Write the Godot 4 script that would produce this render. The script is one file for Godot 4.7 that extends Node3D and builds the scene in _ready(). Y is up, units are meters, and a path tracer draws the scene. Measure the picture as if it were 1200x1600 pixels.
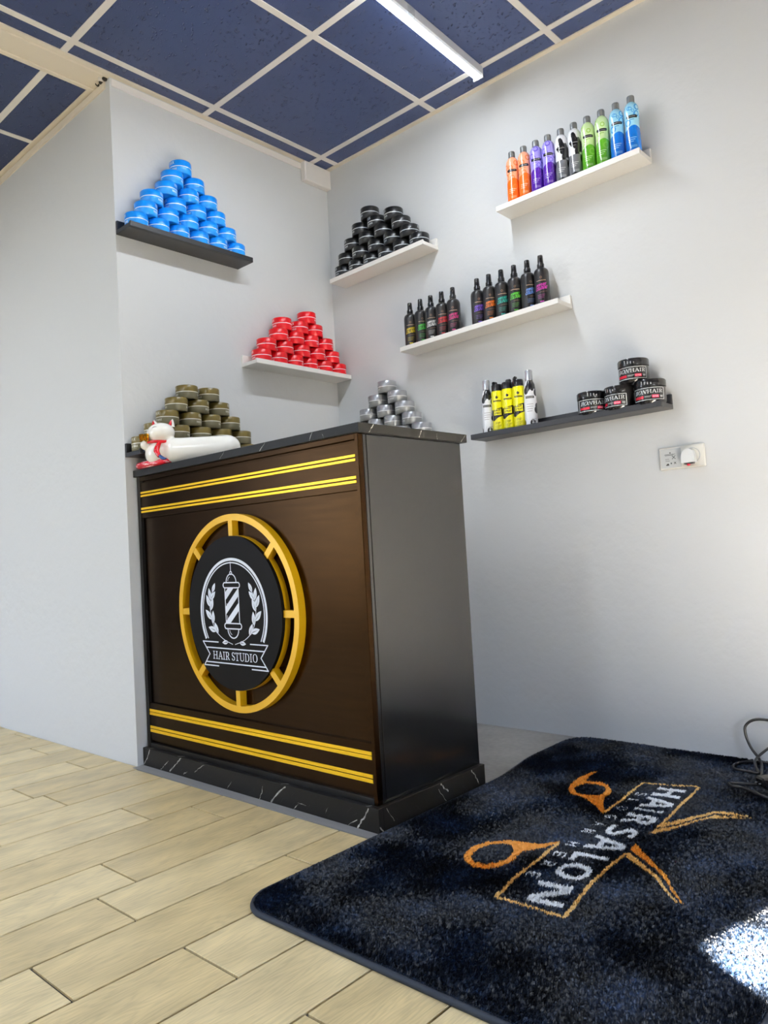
extends Node3D
# A barber shop's reception niche: counter, shelves of products, rug, navy tiled ceiling.
# World: corner of the two niche walls at the origin; x runs along the product wall, z towards the viewer, y up.

const CEIL := 2.597
const NICHE := 1.1325          # depth of the niche (z of the left wall's face)
const SUN_POWER := 150.0
const LED_POWER := 1.45
const SKY_POWER := 4.2

var M := {}
var taken := {}
var sans: SystemFont
var sans_bold: SystemFont
var serif: SystemFont

# ------------------------------------------------------------------ drawing prints into images
class Canvas:
	var img: Image
	var k := 1.0               # pixels per unit
	func _init(w: int, h: int, col: Color, scale := 1.0) -> void:
		img = Image.create_empty(w, h, false, Image.FORMAT_RGB8)
		img.fill(col)
		k = scale
	func tri(a: Vector2, b: Vector2, c: Vector2, col: Color) -> void:
		var p := [a * k, b * k, c * k]
		var y0 := int(floor(minf(p[0].y, minf(p[1].y, p[2].y))))
		var y1 := int(ceil(maxf(p[0].y, maxf(p[1].y, p[2].y))))
		for y in range(maxi(y0, 0), mini(y1, img.get_height() - 1) + 1):
			var yy := y + 0.5
			var lo := 1e9
			var hi := -1e9
			for e in 3:
				var s: Vector2 = p[e]
				var t: Vector2 = p[(e + 1) % 3]
				if (s.y <= yy and t.y > yy) or (t.y <= yy and s.y > yy):
					var x: float = s.x + (t.x - s.x) * (yy - s.y) / (t.y - s.y)
					lo = minf(lo, x)
					hi = maxf(hi, x)
			if hi >= lo:
				var x0 := maxi(int(round(lo)), 0)
				var x1 := mini(int(round(hi)), img.get_width())
				if x1 > x0:
					img.fill_rect(Rect2i(x0, y, x1 - x0, 1), col)
	func poly(pts: PackedVector2Array, col: Color) -> void:
		var ix := Geometry2D.triangulate_polygon(pts)
		for i in range(0, ix.size(), 3):
			tri(pts[ix[i]], pts[ix[i + 1]], pts[ix[i + 2]], col)
	func disc(c: Vector2, r: float, col: Color, squash := 1.0) -> void:
		var pts := PackedVector2Array()
		for i in 24:
			pts.append(c + Vector2(cos(TAU * i / 24.0) * squash, sin(TAU * i / 24.0)) * r)
		for i in 24:
			tri(c, pts[i], pts[(i + 1) % 24], col)
	func stroke(pts: Array, w: float, col: Color) -> void:
		for i in pts.size() - 1:
			var a: Vector2 = pts[i]
			var b: Vector2 = pts[i + 1]
			var n := (b - a).normalized().orthogonal() * w * 0.5
			tri(a + n, b + n, b - n, col)
			tri(a + n, b - n, a - n, col)
			if w * k > 2.5:
				disc(b, w * 0.5, col)
	func rect(x: float, y: float, w: float, h: float, col: Color) -> void:
		img.fill_rect(Rect2i(int(round(x * k)), int(round(y * k)), int(round(w * k)), int(round(h * k))), col)
	# text fitted in the parallelogram with origin bl (bottom left), ex along the line and ey up
	func text(s: String, font: Font, bl: Vector2, ex: Vector2, ey: Vector2, col: Color) -> void:
		var tm := TextMesh.new()
		tm.text = s
		tm.font = font
		tm.font_size = 64
		tm.depth = 0.0
		tm.curve_step = 1.0
		var ar := tm.get_mesh_arrays()
		var v: PackedVector3Array = ar[Mesh.ARRAY_VERTEX]
		var ix: PackedInt32Array = ar[Mesh.ARRAY_INDEX]
		var lo := Vector2(1e9, 1e9)
		var hi := -lo
		for q in v:
			lo = lo.min(Vector2(q.x, q.y))
			hi = hi.max(Vector2(q.x, q.y))
		var d := hi - lo
		for i in range(0, ix.size(), 3):
			var t := []
			for j in 3:
				var q := v[ix[i + j]]
				t.append(bl + ex * ((q.x - lo.x) / d.x) + ey * ((q.y - lo.y) / d.y))
			tri(t[0], t[1], t[2], col)
	func tex() -> ImageTexture:
		img.generate_mipmaps()
		return ImageTexture.create_from_image(img)

# ------------------------------------------------------------------ naming
func numbered(called: String) -> String:
	if not taken.has(called):
		taken[called] = 0
		return called
	taken[called] += 1
	return "%s_%03d" % [called, taken[called]]

func thing(called: String, label: String, category: String, at := Vector3.ZERO, turn := 0.0, group := "") -> Node3D:
	var o := Node3D.new()
	o.name = numbered(called)
	add_child(o)
	o.position = at
	o.rotation.y = turn
	o.set_meta("label", label)
	o.set_meta("category", category)
	if group != "":
		o.set_meta("group", group)
	return o

func part(mesh: Mesh, m: Material, called: String, parent: Node, at := Vector3.ZERO, rot := Vector3.ZERO) -> MeshInstance3D:
	var o := MeshInstance3D.new()
	o.mesh = mesh
	o.material_override = m
	o.name = called
	o.position = at
	o.rotation = rot
	o.cast_shadow = GeometryInstance3D.SHADOW_CASTING_SETTING_ON
	parent.add_child(o, true)
	return o

func struct(called: String, label: String, category: String, mesh: Mesh, m: Material, at := Vector3.ZERO, turn := 0.0) -> MeshInstance3D:
	var o := part(mesh, m, numbered(called), self, at, Vector3(0, turn, 0))
	o.set_meta("kind", "structure")
	o.set_meta("label", label)
	o.set_meta("category", category)
	return o

func struct_root(called: String, label: String, category: String) -> Node3D:
	var o := thing(called, label, category)
	o.set_meta("kind", "structure")
	return o

func dup(root: Node3D, called: String, at: Vector3, turn: float, label: String, group: String) -> Node3D:
	var r: Node3D = root.duplicate()
	r.name = numbered(called)
	add_child(r)
	r.position = at
	r.rotation.y = turn
	r.set_meta("label", label)
	r.set_meta("group", group)
	return r

# ------------------------------------------------------------------ geometry
func st_new() -> SurfaceTool:
	var st := SurfaceTool.new()
	st.begin(Mesh.PRIMITIVE_TRIANGLES)
	return st

func tri3(st: SurfaceTool, a: Vector3, b: Vector3, c: Vector3, n: Vector3, ua := Vector2.ZERO, ub := Vector2.ZERO, uc := Vector2.ZERO) -> void:
	# clockwise seen from the side the normal points to
	if (b - a).cross(c - a).dot(n) > 0.0:
		var t := b
		b = c
		c = t
		var u := ub
		ub = uc
		uc = u
	st.set_normal(n); st.set_uv(ua); st.add_vertex(a)
	st.set_normal(n); st.set_uv(ub); st.add_vertex(b)
	st.set_normal(n); st.set_uv(uc); st.add_vertex(c)

func quad3(st: SurfaceTool, a: Vector3, b: Vector3, c: Vector3, d: Vector3, n: Vector3, ua := Vector2.ZERO, ub := Vector2.ZERO, uc := Vector2.ZERO, ud := Vector2.ZERO) -> void:
	tri3(st, a, b, c, n, ua, ub, uc)
	tri3(st, a, c, d, n, ua, uc, ud)

# chamfered box from lo to hi; uv in metres from lo (front: x,y  side: z,y  top: x,z)
func cbox(st: SurfaceTool, lo: Vector3, hi: Vector3, b := 0.0) -> void:
	var c := (lo + hi) * 0.5
	var h := (hi - lo) * 0.5
	b = minf(b, minf(h.x, minf(h.y, h.z)) * 0.9)
	for ax in 3:
		var u := (ax + 1) % 3
		var v := (ax + 2) % 3
		for s in [-1.0, 1.0]:
			var n := Vector3.ZERO
			n[ax] = s
			var q := []
			var uv := []
			for k in [[-1, -1], [1, -1], [1, 1], [-1, 1]]:
				var p := c
				p[ax] += s * h[ax]
				p[u] += k[0] * (h[u] - b)
				p[v] += k[1] * (h[v] - b)
				q.append(p)
				var r := p - lo
				if ax == 2:
					uv.append(Vector2(r.x, h.y * 2.0 - r.y))
				elif ax == 0:
					uv.append(Vector2(r.z, h.y * 2.0 - r.y))
				else:
					uv.append(Vector2(r.x, r.z))
			quad3(st, q[0], q[1], q[2], q[3], n, uv[0], uv[1], uv[2], uv[3])
	if b <= 0.0:
		return
	for ax in 3:
		var u := (ax + 1) % 3
		var v := (ax + 2) % 3
		for su in [-1.0, 1.0]:
			for sv in [-1.0, 1.0]:
				var n := Vector3.ZERO
				n[u] = su
				n[v] = sv
				var q := []
				for k in [[-1, 0], [1, 0], [1, 1], [-1, 1]]:
					var p := c
					p[ax] += k[0] * (h[ax] - b)
					p[u] += su * (h[u] - (b if k[1] == 1 else 0.0))
					p[v] += sv * (h[v] - (0.0 if k[1] == 1 else b))
					q.append(p)
				quad3(st, q[0], q[1], q[2], q[3], n.normalized())
	for sx in [-1.0, 1.0]:
		for sy in [-1.0, 1.0]:
			for sz in [-1.0, 1.0]:
				var sg := Vector3(sx, sy, sz)
				tri3(st, c + sg * Vector3(h.x, h.y - b, h.z - b), c + sg * Vector3(h.x - b, h.y, h.z - b), c + sg * Vector3(h.x - b, h.y - b, h.z), sg.normalized())

func box(lo: Vector3, hi: Vector3, b := 0.0) -> ArrayMesh:
	var st := st_new()
	cbox(st, lo, hi, b)
	return st.commit()

func boxes(list: Array, b := 0.0) -> ArrayMesh:
	var st := st_new()
	for e in list:
		cbox(st, e[0], e[1], b)
	return st.commit()

# solid of revolution round y; u = 0.5 looks along +z, v = 0 at the top
func lathe(profile: Array, segs := 32, sx := 1.0, sz := 1.0) -> ArrayMesh:
	var st := st_new()
	var ymin := 1e9
	var ymax := -1e9
	for p in profile:
		ymin = minf(ymin, p.y)
		ymax = maxf(ymax, p.y)
	var nrm := []
	for i in profile.size() - 1:
		var d: Vector2 = profile[i + 1] - profile[i]
		nrm.append(Vector2(d.y, -d.x).normalized())
	for i in profile.size() - 1:
		var a: Vector2 = profile[i]
		var b: Vector2 = profile[i + 1]
		var na: Vector2 = nrm[i]
		var nb: Vector2 = nrm[i]
		if i > 0 and nrm[i].dot(nrm[i - 1]) > 0.7:
			na = (nrm[i] + nrm[i - 1]).normalized()
		if i < nrm.size() - 1 and nrm[i].dot(nrm[i + 1]) > 0.7:
			nb = (nrm[i] + nrm[i + 1]).normalized()
		var va := 1.0 - (a.y - ymin) / (ymax - ymin)
		var vb := 1.0 - (b.y - ymin) / (ymax - ymin)
		for j in segs:
			var u0 := float(j) / segs
			var u1 := float(j + 1) / segs
			var e0 := Vector3(sin(TAU * (u0 - 0.5)), 0, cos(TAU * (u0 - 0.5)))
			var e1 := Vector3(sin(TAU * (u1 - 0.5)), 0, cos(TAU * (u1 - 0.5)))
			var pts := [[a, na, e0, Vector2(u0, va)], [b, nb, e0, Vector2(u0, vb)], [b, nb, e1, Vector2(u1, vb)], [a, na, e1, Vector2(u1, va)]]
			for t in [[0, 1, 2], [0, 2, 3]]:
				if (t[1] == 1 and t[2] == 2 and b.x < 1e-6) or (t[2] == 3 and a.x < 1e-6):
					continue
				for k in t:
					var q: Array = pts[k]
					var e: Vector3 = q[2]
					st.set_normal(Vector3(e.x * q[1].x / sx, q[1].y, e.z * q[1].x / sz).normalized())
					st.set_uv(q[3])
					st.add_vertex(Vector3(e.x * q[0].x * sx, q[0].y, e.z * q[0].x * sz))
	return st.commit()

# tube along a smooth curve through pts
func tube(pts: Array, r: float, segs := 8, per := 6, taper := []) -> ArrayMesh:
	var line := []
	var rad := []
	var n := pts.size()
	for i in n - 1:
		var p0: Vector3 = pts[maxi(i - 1, 0)]
		var p1: Vector3 = pts[i]
		var p2: Vector3 = pts[i + 1]
		var p3: Vector3 = pts[mini(i + 2, n - 1)]
		for k in per:
			var t := float(k) / per
			line.append(p1.cubic_interpolate(p2, p0, p3, t))
			rad.append(r if taper.is_empty() else lerpf(taper[i], taper[i + 1], t))
	line.append(pts[n - 1])
	rad.append(r if taper.is_empty() else taper[n - 1])
	var rings := []
	var up := Vector3(0.13, 1, 0.07)
	for i in line.size():
		var t: Vector3 = (line[mini(i + 1, line.size() - 1)] - line[maxi(i - 1, 0)]).normalized()
		if absf(t.dot(up.normalized())) > 0.95:
			up = up.cross(t).cross(t) + Vector3(0.3, 0.1, 0.2)
		var x := up.cross(t).normalized()
		var y := t.cross(x).normalized()
		up = y
		var ring := []
		for j in segs:
			ring.append(x * cos(TAU * j / segs) + y * sin(TAU * j / segs))
		rings.append(ring)
	var st := st_new()
	for i in line.size() - 1:
		for j in segs:
			var j2 := (j + 1) % segs
			var q := [[i, j], [i + 1, j], [i + 1, j2], [i, j2]]
			for t in [[0, 1, 2], [0, 2, 3]]:
				for k in t:
					var nn: Vector3 = rings[q[k][0]][q[k][1]]
					st.set_normal(nn)
					st.set_uv(Vector2(float(q[k][1]) / segs, float(q[k][0])))
					st.add_vertex(line[q[k][0]] + nn * rad[q[k][0]])
	for e in [0, line.size() - 1]:
		var nn: Vector3 = (line[0] - line[1]).normalized() if e == 0 else (line[e] - line[e - 1]).normalized()
		for j in segs:
			tri3(st, line[e], line[e] + rings[e][j] * rad[e], line[e] + rings[e][(j + 1) % segs] * rad[e], nn)
	return st.commit()

# polygon in xy, extruded from z0 to z1
func prism(st: SurfaceTool, pts: PackedVector2Array, z0: float, z1: float) -> void:
	var ix := Geometry2D.triangulate_polygon(pts)
	for i in range(0, ix.size(), 3):
		for s in [[z1, 1.0], [z0, -1.0]]:
			var a := pts[ix[i]]
			var b := pts[ix[i + 1]]
			var c := pts[ix[i + 2]]
			tri3(st, Vector3(a.x, a.y, s[0]), Vector3(b.x, b.y, s[0]), Vector3(c.x, c.y, s[0]), Vector3(0, 0, s[1]), a, b, c)
	var area := 0.0
	for i in pts.size():
		area += pts[i].cross(pts[(i + 1) % pts.size()])
	for i in pts.size():
		var a := pts[i]
		var b := pts[(i + 1) % pts.size()]
		var n2 := (b - a).normalized().orthogonal() * (1.0 if area < 0.0 else -1.0)
		quad3(st, Vector3(a.x, a.y, z0), Vector3(b.x, b.y, z0), Vector3(b.x, b.y, z1), Vector3(a.x, a.y, z1), Vector3(n2.x, n2.y, 0))

# flat ring sector in xy between z0 and z1 (angles in radians, counterclockwise)
func ring3(st: SurfaceTool, c: Vector2, r0: float, r1: float, z0: float, z1: float, a0 := 0.0, a1 := TAU, segs := 72) -> void:
	for i in segs:
		var s := lerpf(a0, a1, float(i) / segs)
		var t := lerpf(a0, a1, float(i + 1) / segs)
		var ds := Vector2(cos(s), sin(s))
		var dt := Vector2(cos(t), sin(t))
		var p := [c + ds * r0, c + ds * r1, c + dt * r1, c + dt * r0]
		for z in [[z1, 1.0], [z0, -1.0]]:
			quad3(st, Vector3(p[0].x, p[0].y, z[0]), Vector3(p[1].x, p[1].y, z[0]), Vector3(p[2].x, p[2].y, z[0]), Vector3(p[3].x, p[3].y, z[0]), Vector3(0, 0, z[1]))
		var m := (ds + dt).normalized()
		quad3(st, Vector3(p[1].x, p[1].y, z0), Vector3(p[2].x, p[2].y, z0), Vector3(p[2].x, p[2].y, z1), Vector3(p[1].x, p[1].y, z1), Vector3(m.x, m.y, 0))
		if r0 > 0.0:
			quad3(st, Vector3(p[0].x, p[0].y, z0), Vector3(p[3].x, p[3].y, z0), Vector3(p[3].x, p[3].y, z1), Vector3(p[0].x, p[0].y, z1), Vector3(-m.x, -m.y, 0))

func stroke3(st: SurfaceTool, pts: Array, w: float, z0: float, z1: float, closed := false) -> void:
	var n := pts.size()
	for i in (n if closed else n - 1):
		var a: Vector2 = pts[i]
		var b: Vector2 = pts[(i + 1) % n]
		var d := (b - a).normalized()
		var o := d.orthogonal() * w * 0.5
		var e := d * w * 0.4
		prism(st, PackedVector2Array([a - e + o, b + e + o, b + e - o, a - e - o]), z0, z1)

func text3(st: SurfaceTool, s: String, font: Font, bl: Vector2, ex: Vector2, ey: Vector2, z: float) -> void:
	var tm := TextMesh.new()
	tm.text = s
	tm.font = font
	tm.font_size = 64
	tm.depth = 0.0
	tm.curve_step = 1.0
	var ar := tm.get_mesh_arrays()
	var v: PackedVector3Array = ar[Mesh.ARRAY_VERTEX]
	var ix: PackedInt32Array = ar[Mesh.ARRAY_INDEX]
	var lo := Vector2(1e9, 1e9)
	var hi := -lo
	for q in v:
		lo = lo.min(Vector2(q.x, q.y))
		hi = hi.max(Vector2(q.x, q.y))
	for i in range(0, ix.size(), 3):
		var t := []
		for j in 3:
			var q := v[ix[i + j]]
			var p := bl + ex * ((q.x - lo.x) / (hi.x - lo.x)) + ey * ((q.y - lo.y) / (hi.y - lo.y))
			t.append(Vector3(p.x, p.y, z))
		tri3(st, t[0], t[1], t[2], Vector3(0, 0, 1))

# surface nets of a distance function
func nets(lo: Vector3, hi: Vector3, cell: float, f: Callable) -> ArrayMesh:
	var nx := int((hi.x - lo.x) / cell) + 1
	var ny := int((hi.y - lo.y) / cell) + 1
	var nz := int((hi.z - lo.z) / cell) + 1
	var val := PackedFloat32Array()
	val.resize(nx * ny * nz)
	for k in nz:
		for j in ny:
			for i in nx:
				val[i + nx * (j + ny * k)] = f.call(lo + Vector3(i, j, k) * cell)
	var vid := {}
	var verts := PackedVector3Array()
	var norms := PackedVector3Array()
	var off := [0, 1, nx, nx + 1, nx * ny, nx * ny + 1, nx * ny + nx, nx * ny + nx + 1]
	for k in nz - 1:
		for j in ny - 1:
			for i in nx - 1:
				var b := i + nx * (j + ny * k)
				var m := 0
				for c in 8:
					if val[b + off[c]] < 0.0:
						m |= 1 << c
				if m == 0 or m == 255:
					continue
				var s := Vector3.ZERO
				var cnt := 0
				for e in [[0, 1], [2, 3], [4, 5], [6, 7], [0, 2], [1, 3], [4, 6], [5, 7], [0, 4], [1, 5], [2, 6], [3, 7]]:
					var va := val[b + off[e[0]]]
					var vb := val[b + off[e[1]]]
					if (va < 0.0) != (vb < 0.0):
						var t := va / (va - vb)
						var pa := Vector3(e[0] & 1, (e[0] >> 1) & 1, e[0] >> 2)
						var pb := Vector3(e[1] & 1, (e[1] >> 1) & 1, e[1] >> 2)
						s += pa.lerp(pb, t)
						cnt += 1
				vid[b] = verts.size()
				var p := lo + (Vector3(i, j, k) + s / cnt) * cell
				verts.append(p)
				var h := cell * 0.5
				norms.append(Vector3(f.call(p + Vector3(h, 0, 0)) - f.call(p - Vector3(h, 0, 0)), f.call(p + Vector3(0, h, 0)) - f.call(p - Vector3(0, h, 0)), f.call(p + Vector3(0, 0, h)) - f.call(p - Vector3(0, 0, h))).normalized())
	var idx := PackedInt32Array()
	var step := [1, nx, nx * ny]
	for b in vid:
		for ax in 3:
			if b + step[ax] >= val.size():
				continue
			var v0 := val[b]
			var v1 := val[b + step[ax]]
			if (v0 < 0.0) == (v1 < 0.0):
				continue
			var u: int = step[(ax + 1) % 3]
			var w: int = step[(ax + 2) % 3]
			if not (vid.has(b - u) and vid.has(b - w) and vid.has(b - u - w)):
				continue
			var q := [vid[b], vid[b - u], vid[b - u - w], vid[b - w]]
			if v0 < 0.0:
				idx.append_array(PackedInt32Array([q[0], q[2], q[1], q[0], q[3], q[2]]))
			else:
				idx.append_array(PackedInt32Array([q[0], q[1], q[2], q[0], q[2], q[3]]))
	var ar := []
	ar.resize(Mesh.ARRAY_MAX)
	ar[Mesh.ARRAY_VERTEX] = verts
	ar[Mesh.ARRAY_NORMAL] = norms
	ar[Mesh.ARRAY_INDEX] = idx
	var am := ArrayMesh.new()
	am.add_surface_from_arrays(Mesh.PRIMITIVE_TRIANGLES, ar)
	return am

func smin(a: float, b: float, k: float) -> float:
	var h := clampf(0.5 + 0.5 * (b - a) / k, 0.0, 1.0)
	return lerpf(b, a, h) - k * h * (1.0 - h)

func capsule(p: Vector3, a: Vector3, b: Vector3, ra: float, rb: float) -> float:
	var t := clampf((p - a).dot(b - a) / (b - a).length_squared(), 0.0, 1.0)
	return (p - a.lerp(b, t)).length() - lerpf(ra, rb, t)

func egg(p: Vector3, c: Vector3, r: Vector3) -> float:
	var q := (p - c) / r
	return (q.length() - 1.0) * minf(r.x, minf(r.y, r.z))

# ------------------------------------------------------------------ materials
func mat(col: Color, rough := 0.6, metal := 0.0) -> StandardMaterial3D:
	var m := StandardMaterial3D.new()
	m.albedo_color = col
	m.roughness = rough
	m.metallic = metal
	m.metallic_specular = 0.5
	return m

func noise_bytes(w: int, h: int, seed_: int, f: Callable) -> ImageTexture:
	var data := PackedByteArray()
	data.resize(w * h * 3)
	var i := 0
	for y in h:
		for x in w:
			var c: Color = f.call(x, y)
			data[i] = clampi(int(c.r * 255.0), 0, 255)
			data[i + 1] = clampi(int(c.g * 255.0), 0, 255)
			data[i + 2] = clampi(int(c.b * 255.0), 0, 255)
			i += 3
	var im := Image.create_from_data(w, h, false, Image.FORMAT_RGB8, data)
	im.generate_mipmaps()
	return ImageTexture.create_from_image(im)

func noise(seed_: int, freq: float, octaves := 3) -> FastNoiseLite:
	var n := FastNoiseLite.new()
	n.seed = seed_
	n.noise_type = FastNoiseLite.TYPE_SIMPLEX_SMOOTH
	n.frequency = freq
	n.fractal_octaves = octaves
	return n

func normal_from(n: FastNoiseLite, w: int, h: int, strength: float) -> ImageTexture:
	var im := n.get_seamless_image(w, h) if w <= 512 else n.get_image(w, h)
	im.convert(Image.FORMAT_RGBA8)
	im.bump_map_to_normal_map(strength)
	im.generate_mipmaps()
	return ImageTexture.create_from_image(im)

func make_materials() -> void:
	sans = SystemFont.new()
	sans.font_names = PackedStringArray(["Droid Sans"])
	sans_bold = SystemFont.new()
	sans_bold.font_names = PackedStringArray(["Droid Sans"])
	sans_bold.font_weight = 700
	serif = SystemFont.new()
	serif.font_names = PackedStringArray(["Droid Serif"])

	var w := mat(Color(0.80, 0.805, 0.805), 0.62)
	w.normal_enabled = true
	w.normal_texture = normal_from(noise(3, 0.02, 4), 512, 512, 3.0)
	w.normal_scale = 0.25
	w.uv1_triplanar = true
	w.uv1_world_triplanar = true
	w.uv1_scale = Vector3(1.6, 1.6, 1.6)
	M.wall = w
	M.dark_wall = mat(Color(0.16, 0.17, 0.2), 0.6)  # dark so the counter front mirrors a dim far end
	M.polished = mat(Color(0.86, 0.85, 0.83), 0.24)  # pale gloss chosen to throw sunlight back onto the product wall
	M.polished.metallic_specular = 1.0
	M.polished.clearcoat_enabled = true
	M.polished.clearcoat = 1.0
	M.polished.clearcoat_roughness = 0.2
	M.cream = mat(Color(0.87, 0.83, 0.76), 0.5)
	M.grid = mat(Color(0.88, 0.86, 0.83), 0.45)
	M.casing = mat(Color(0.9, 0.88, 0.86), 0.5)
	M.hole_shade = mat(Color(0.16, 0.14, 0.12), 0.9)  # shade inside the broken plaster, given as a colour
	# navy ceiling tiles, pitted with short fissures
	var rng := RandomNumberGenerator.new()
	rng.seed = 11
	var tc := Canvas.new(512, 512, Color(0.215, 0.265, 0.40))
	var hc := Canvas.new(512, 512, Color(0.7, 0.7, 0.7))
	for i in 330:
		var p := Vector2(rng.randf_range(4, 508), rng.randf_range(4, 508))
		var d := Vector2.from_angle(rng.randfn(0.5, 0.5)) * rng.randf_range(3.0, 11.0)
		var wd := rng.randf_range(2.0, 4.0)
		hc.stroke([p, p + d * 0.5 + Vector2(0, rng.randf_range(-1, 1)), p + d], wd, Color(0.25, 0.25, 0.25))
	for i in 700:
		hc.disc(Vector2(rng.randf_range(4, 508), rng.randf_range(4, 508)), rng.randf_range(0.6, 1.3), Color(0.45, 0.45, 0.45))
	var relief := ImageTexture.create_from_image(hc.img.duplicate())
	var hi: Image = hc.img
	hi.convert(Image.FORMAT_RGBA8)
	hi.bump_map_to_normal_map(9.0)
	hi.generate_mipmaps()
	var t := mat(Color(0.145, 0.195, 0.335), 0.55)
	t.normal_enabled = true
	t.normal_texture = ImageTexture.create_from_image(hi)
	t.normal_scale = 1.0
	t.heightmap_enabled = true
	t.heightmap_texture = relief
	t.heightmap_scale = 0.35
	t.uv1_scale = Vector3(1.667, 1.667, 1)
	M.tile = t
	# floor planks
	M.plank = []
	for k in 3:
		var n1 := noise(20 + k, 0.012, 4)
		var n2 := noise(40 + k, 0.06, 2)
		var n3 := noise(60 + k, 0.004, 2)
		var cx := 60.0 + 70.0 * k
		var cy := 300.0 + 180.0 * k
		var tex := noise_bytes(192, 672, k, func(x, y):
			var warp: float = n1.get_noise_2d(x * 1.4, y * 0.25)
			var r := Vector2((x - cx) * 1.0, (y - cy) * 0.13).length()
			var g: float = sin((r + warp * 26.0) * 0.55) * 0.5 + 0.5
			var fine: float = n2.get_noise_2d(x * 5.0, y * 0.25)
			var broad: float = n3.get_noise_2d(x * 2.0, y)
			var v := 1.0 - 0.055 * pow(g, 2.0) + fine * 0.05 + broad * 0.09
			return Color(0.875 * v, 0.80 * v, 0.62 * v))
		for tint in [Color(1, 1, 1), Color(0.955, 0.945, 0.925)]:
			var m := mat(tint, 0.38)
			m.albedo_texture = tex
			M.plank.append(m)
	M.grout = mat(Color(0.29, 0.275, 0.26), 0.9)
	var cn := noise(81, 0.01, 5)
	var cn2 := noise(82, 0.12, 2)
	var con := mat(Color(1, 1, 1), 0.55)
	con.albedo_texture = noise_bytes(512, 512, 0, func(x, y):
		var v: float = 0.60 + 0.09 * cn.get_noise_2d(x, y) + 0.03 * cn2.get_noise_2d(x, y)
		return Color(v, v * 0.985, v * 0.95))
	con.uv1_scale = Vector3(0.6, 0.6, 1)
	M.concrete = con
	M.strip = mat(Color(0.55, 0.55, 0.55), 0.6)
	# counter laminates
	var lam := mat(Color(0.178, 0.117, 0.052), 0.27, 1.0)
	lam.metallic_specular = 0.3
	var ln := noise(91, 0.02, 4)
	lam.albedo_texture = noise_bytes(512, 256, 0, func(x, y):
		var v: float = 0.93 + 0.10 * ln.get_noise_2d(x * 0.4, y * 6.0)
		return Color(v, v * 0.99, v * 0.98))
	lam.uv1_scale = Vector3(0.9, 1.8, 1)
	M.front = lam
	var side := mat(Color(0.07, 0.071, 0.076), 0.16)
	M.side = side
	M.frame = mat(Color(0.07, 0.066, 0.065), 0.3)
	M.gold = mat(Color(0.86, 0.66, 0.06), 0.32, 0.2)
	M.gold_foil = mat(Color(0.93, 0.74, 0.04), 0.3, 0.55)
	M.print = mat(Color(0.86, 0.88, 0.92), 0.45)
	M.disc = mat(Color(0.06, 0.05, 0.045), 0.42)
	M.disc.metallic_specular = 0.2
	M.frame.metallic_specular = 0.35
	M.white_shelf = mat(Color(0.90, 0.885, 0.86), 0.42)
	M.black_shelf = mat(Color(0.105, 0.11, 0.13), 0.42)
	M.plastic_white = mat(Color(0.9, 0.9, 0.89), 0.3)
	M.plate = mat(Color(0.86, 0.85, 0.82), 0.35)
	M.plate_grey = mat(Color(0.72, 0.73, 0.73), 0.4)
	M.ink = mat(Color(0.13, 0.13, 0.14), 0.6)
	M.red = mat(Color(0.72, 0.10, 0.20), 0.35)
	M.cable = mat(Color(0.105, 0.105, 0.115), 0.5)
	M.black_gloss = mat(Color(0.075, 0.075, 0.085), 0.18)
	M.cap_grey = mat(Color(0.40, 0.41, 0.42), 0.35, 0.2)
	M.silver_cap = mat(Color(0.78, 0.79, 0.81), 0.25, 0.7)
	M.aluminium = mat(Color(0.72, 0.73, 0.75), 0.35, 0.6)

func painted(tex: Texture2D, rough := 0.25, coat := 0.0) -> StandardMaterial3D:
	var m := mat(Color(1, 1, 1), rough)
	m.albedo_texture = tex
	if coat > 0.0:
		m.clearcoat_enabled = true
		m.clearcoat = coat
		m.clearcoat_roughness = 0.08
	return m

# ------------------------------------------------------------------ the place
func build_camera_and_light() -> void:
	var cam := Camera3D.new()
	cam.name = "camera"
	cam.keep_aspect = Camera3D.KEEP_HEIGHT
	cam.fov = rad_to_deg(2.0 * atan(800.0 / 1180.17))
	cam.position = Vector3(2.5814, 0.7472, 2.5669)
	cam.rotation_order = EULER_ORDER_YXZ
	cam.rotation = Vector3(0.0465, 0.7358, -0.0575)
	cam.near = 0.05
	add_child(cam)
	cam.make_current()
	var sky_mat := ProceduralSkyMaterial.new()
	sky_mat.sky_top_color = Color(0.52, 0.64, 0.84)
	sky_mat.sky_horizon_color = Color(0.89, 0.92, 0.95)
	sky_mat.ground_bottom_color = Color(0.55, 0.53, 0.50)
	sky_mat.ground_horizon_color = Color(0.72, 0.71, 0.69)
	sky_mat.sky_energy_multiplier = SKY_POWER
	sky_mat.ground_energy_multiplier = SKY_POWER
	var sky := Sky.new()
	sky.sky_material = sky_mat
	var env := Environment.new()
	env.background_mode = Environment.BG_SKY
	env.sky = sky
	env.tonemap_mode = Environment.TONE_MAPPER_LINEAR
	env.tonemap_exposure = 1.0
	env.sdfgi_enabled = true
	env.ssao_enabled = true
	env.ssil_enabled = true
	var we := WorldEnvironment.new()
	we.name = "environment"
	we.environment = env
	add_child(we)
	# sun through the shop window, from the right and behind
	var sun := DirectionalLight3D.new()
	sun.name = "sun"
	sun.light_color = Color(1.0, 0.95, 0.87)
	sun.light_energy = SUN_POWER
	sun.light_angular_distance = 0.53
	sun.shadow_enabled = true
	sun.sky_mode = DirectionalLight3D.SKY_MODE_LIGHT_ONLY
	add_child(sun)
	var el := deg_to_rad(28.0)
	var travel := Vector3(-0.83 * cos(el), -sin(el), -0.56 * cos(el))
	sun.look_at_from_position(Vector3.ZERO, travel.normalized(), Vector3.UP)

func side_wall_x(z: float) -> float:
	return 5.0 - 0.268 * z

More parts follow.
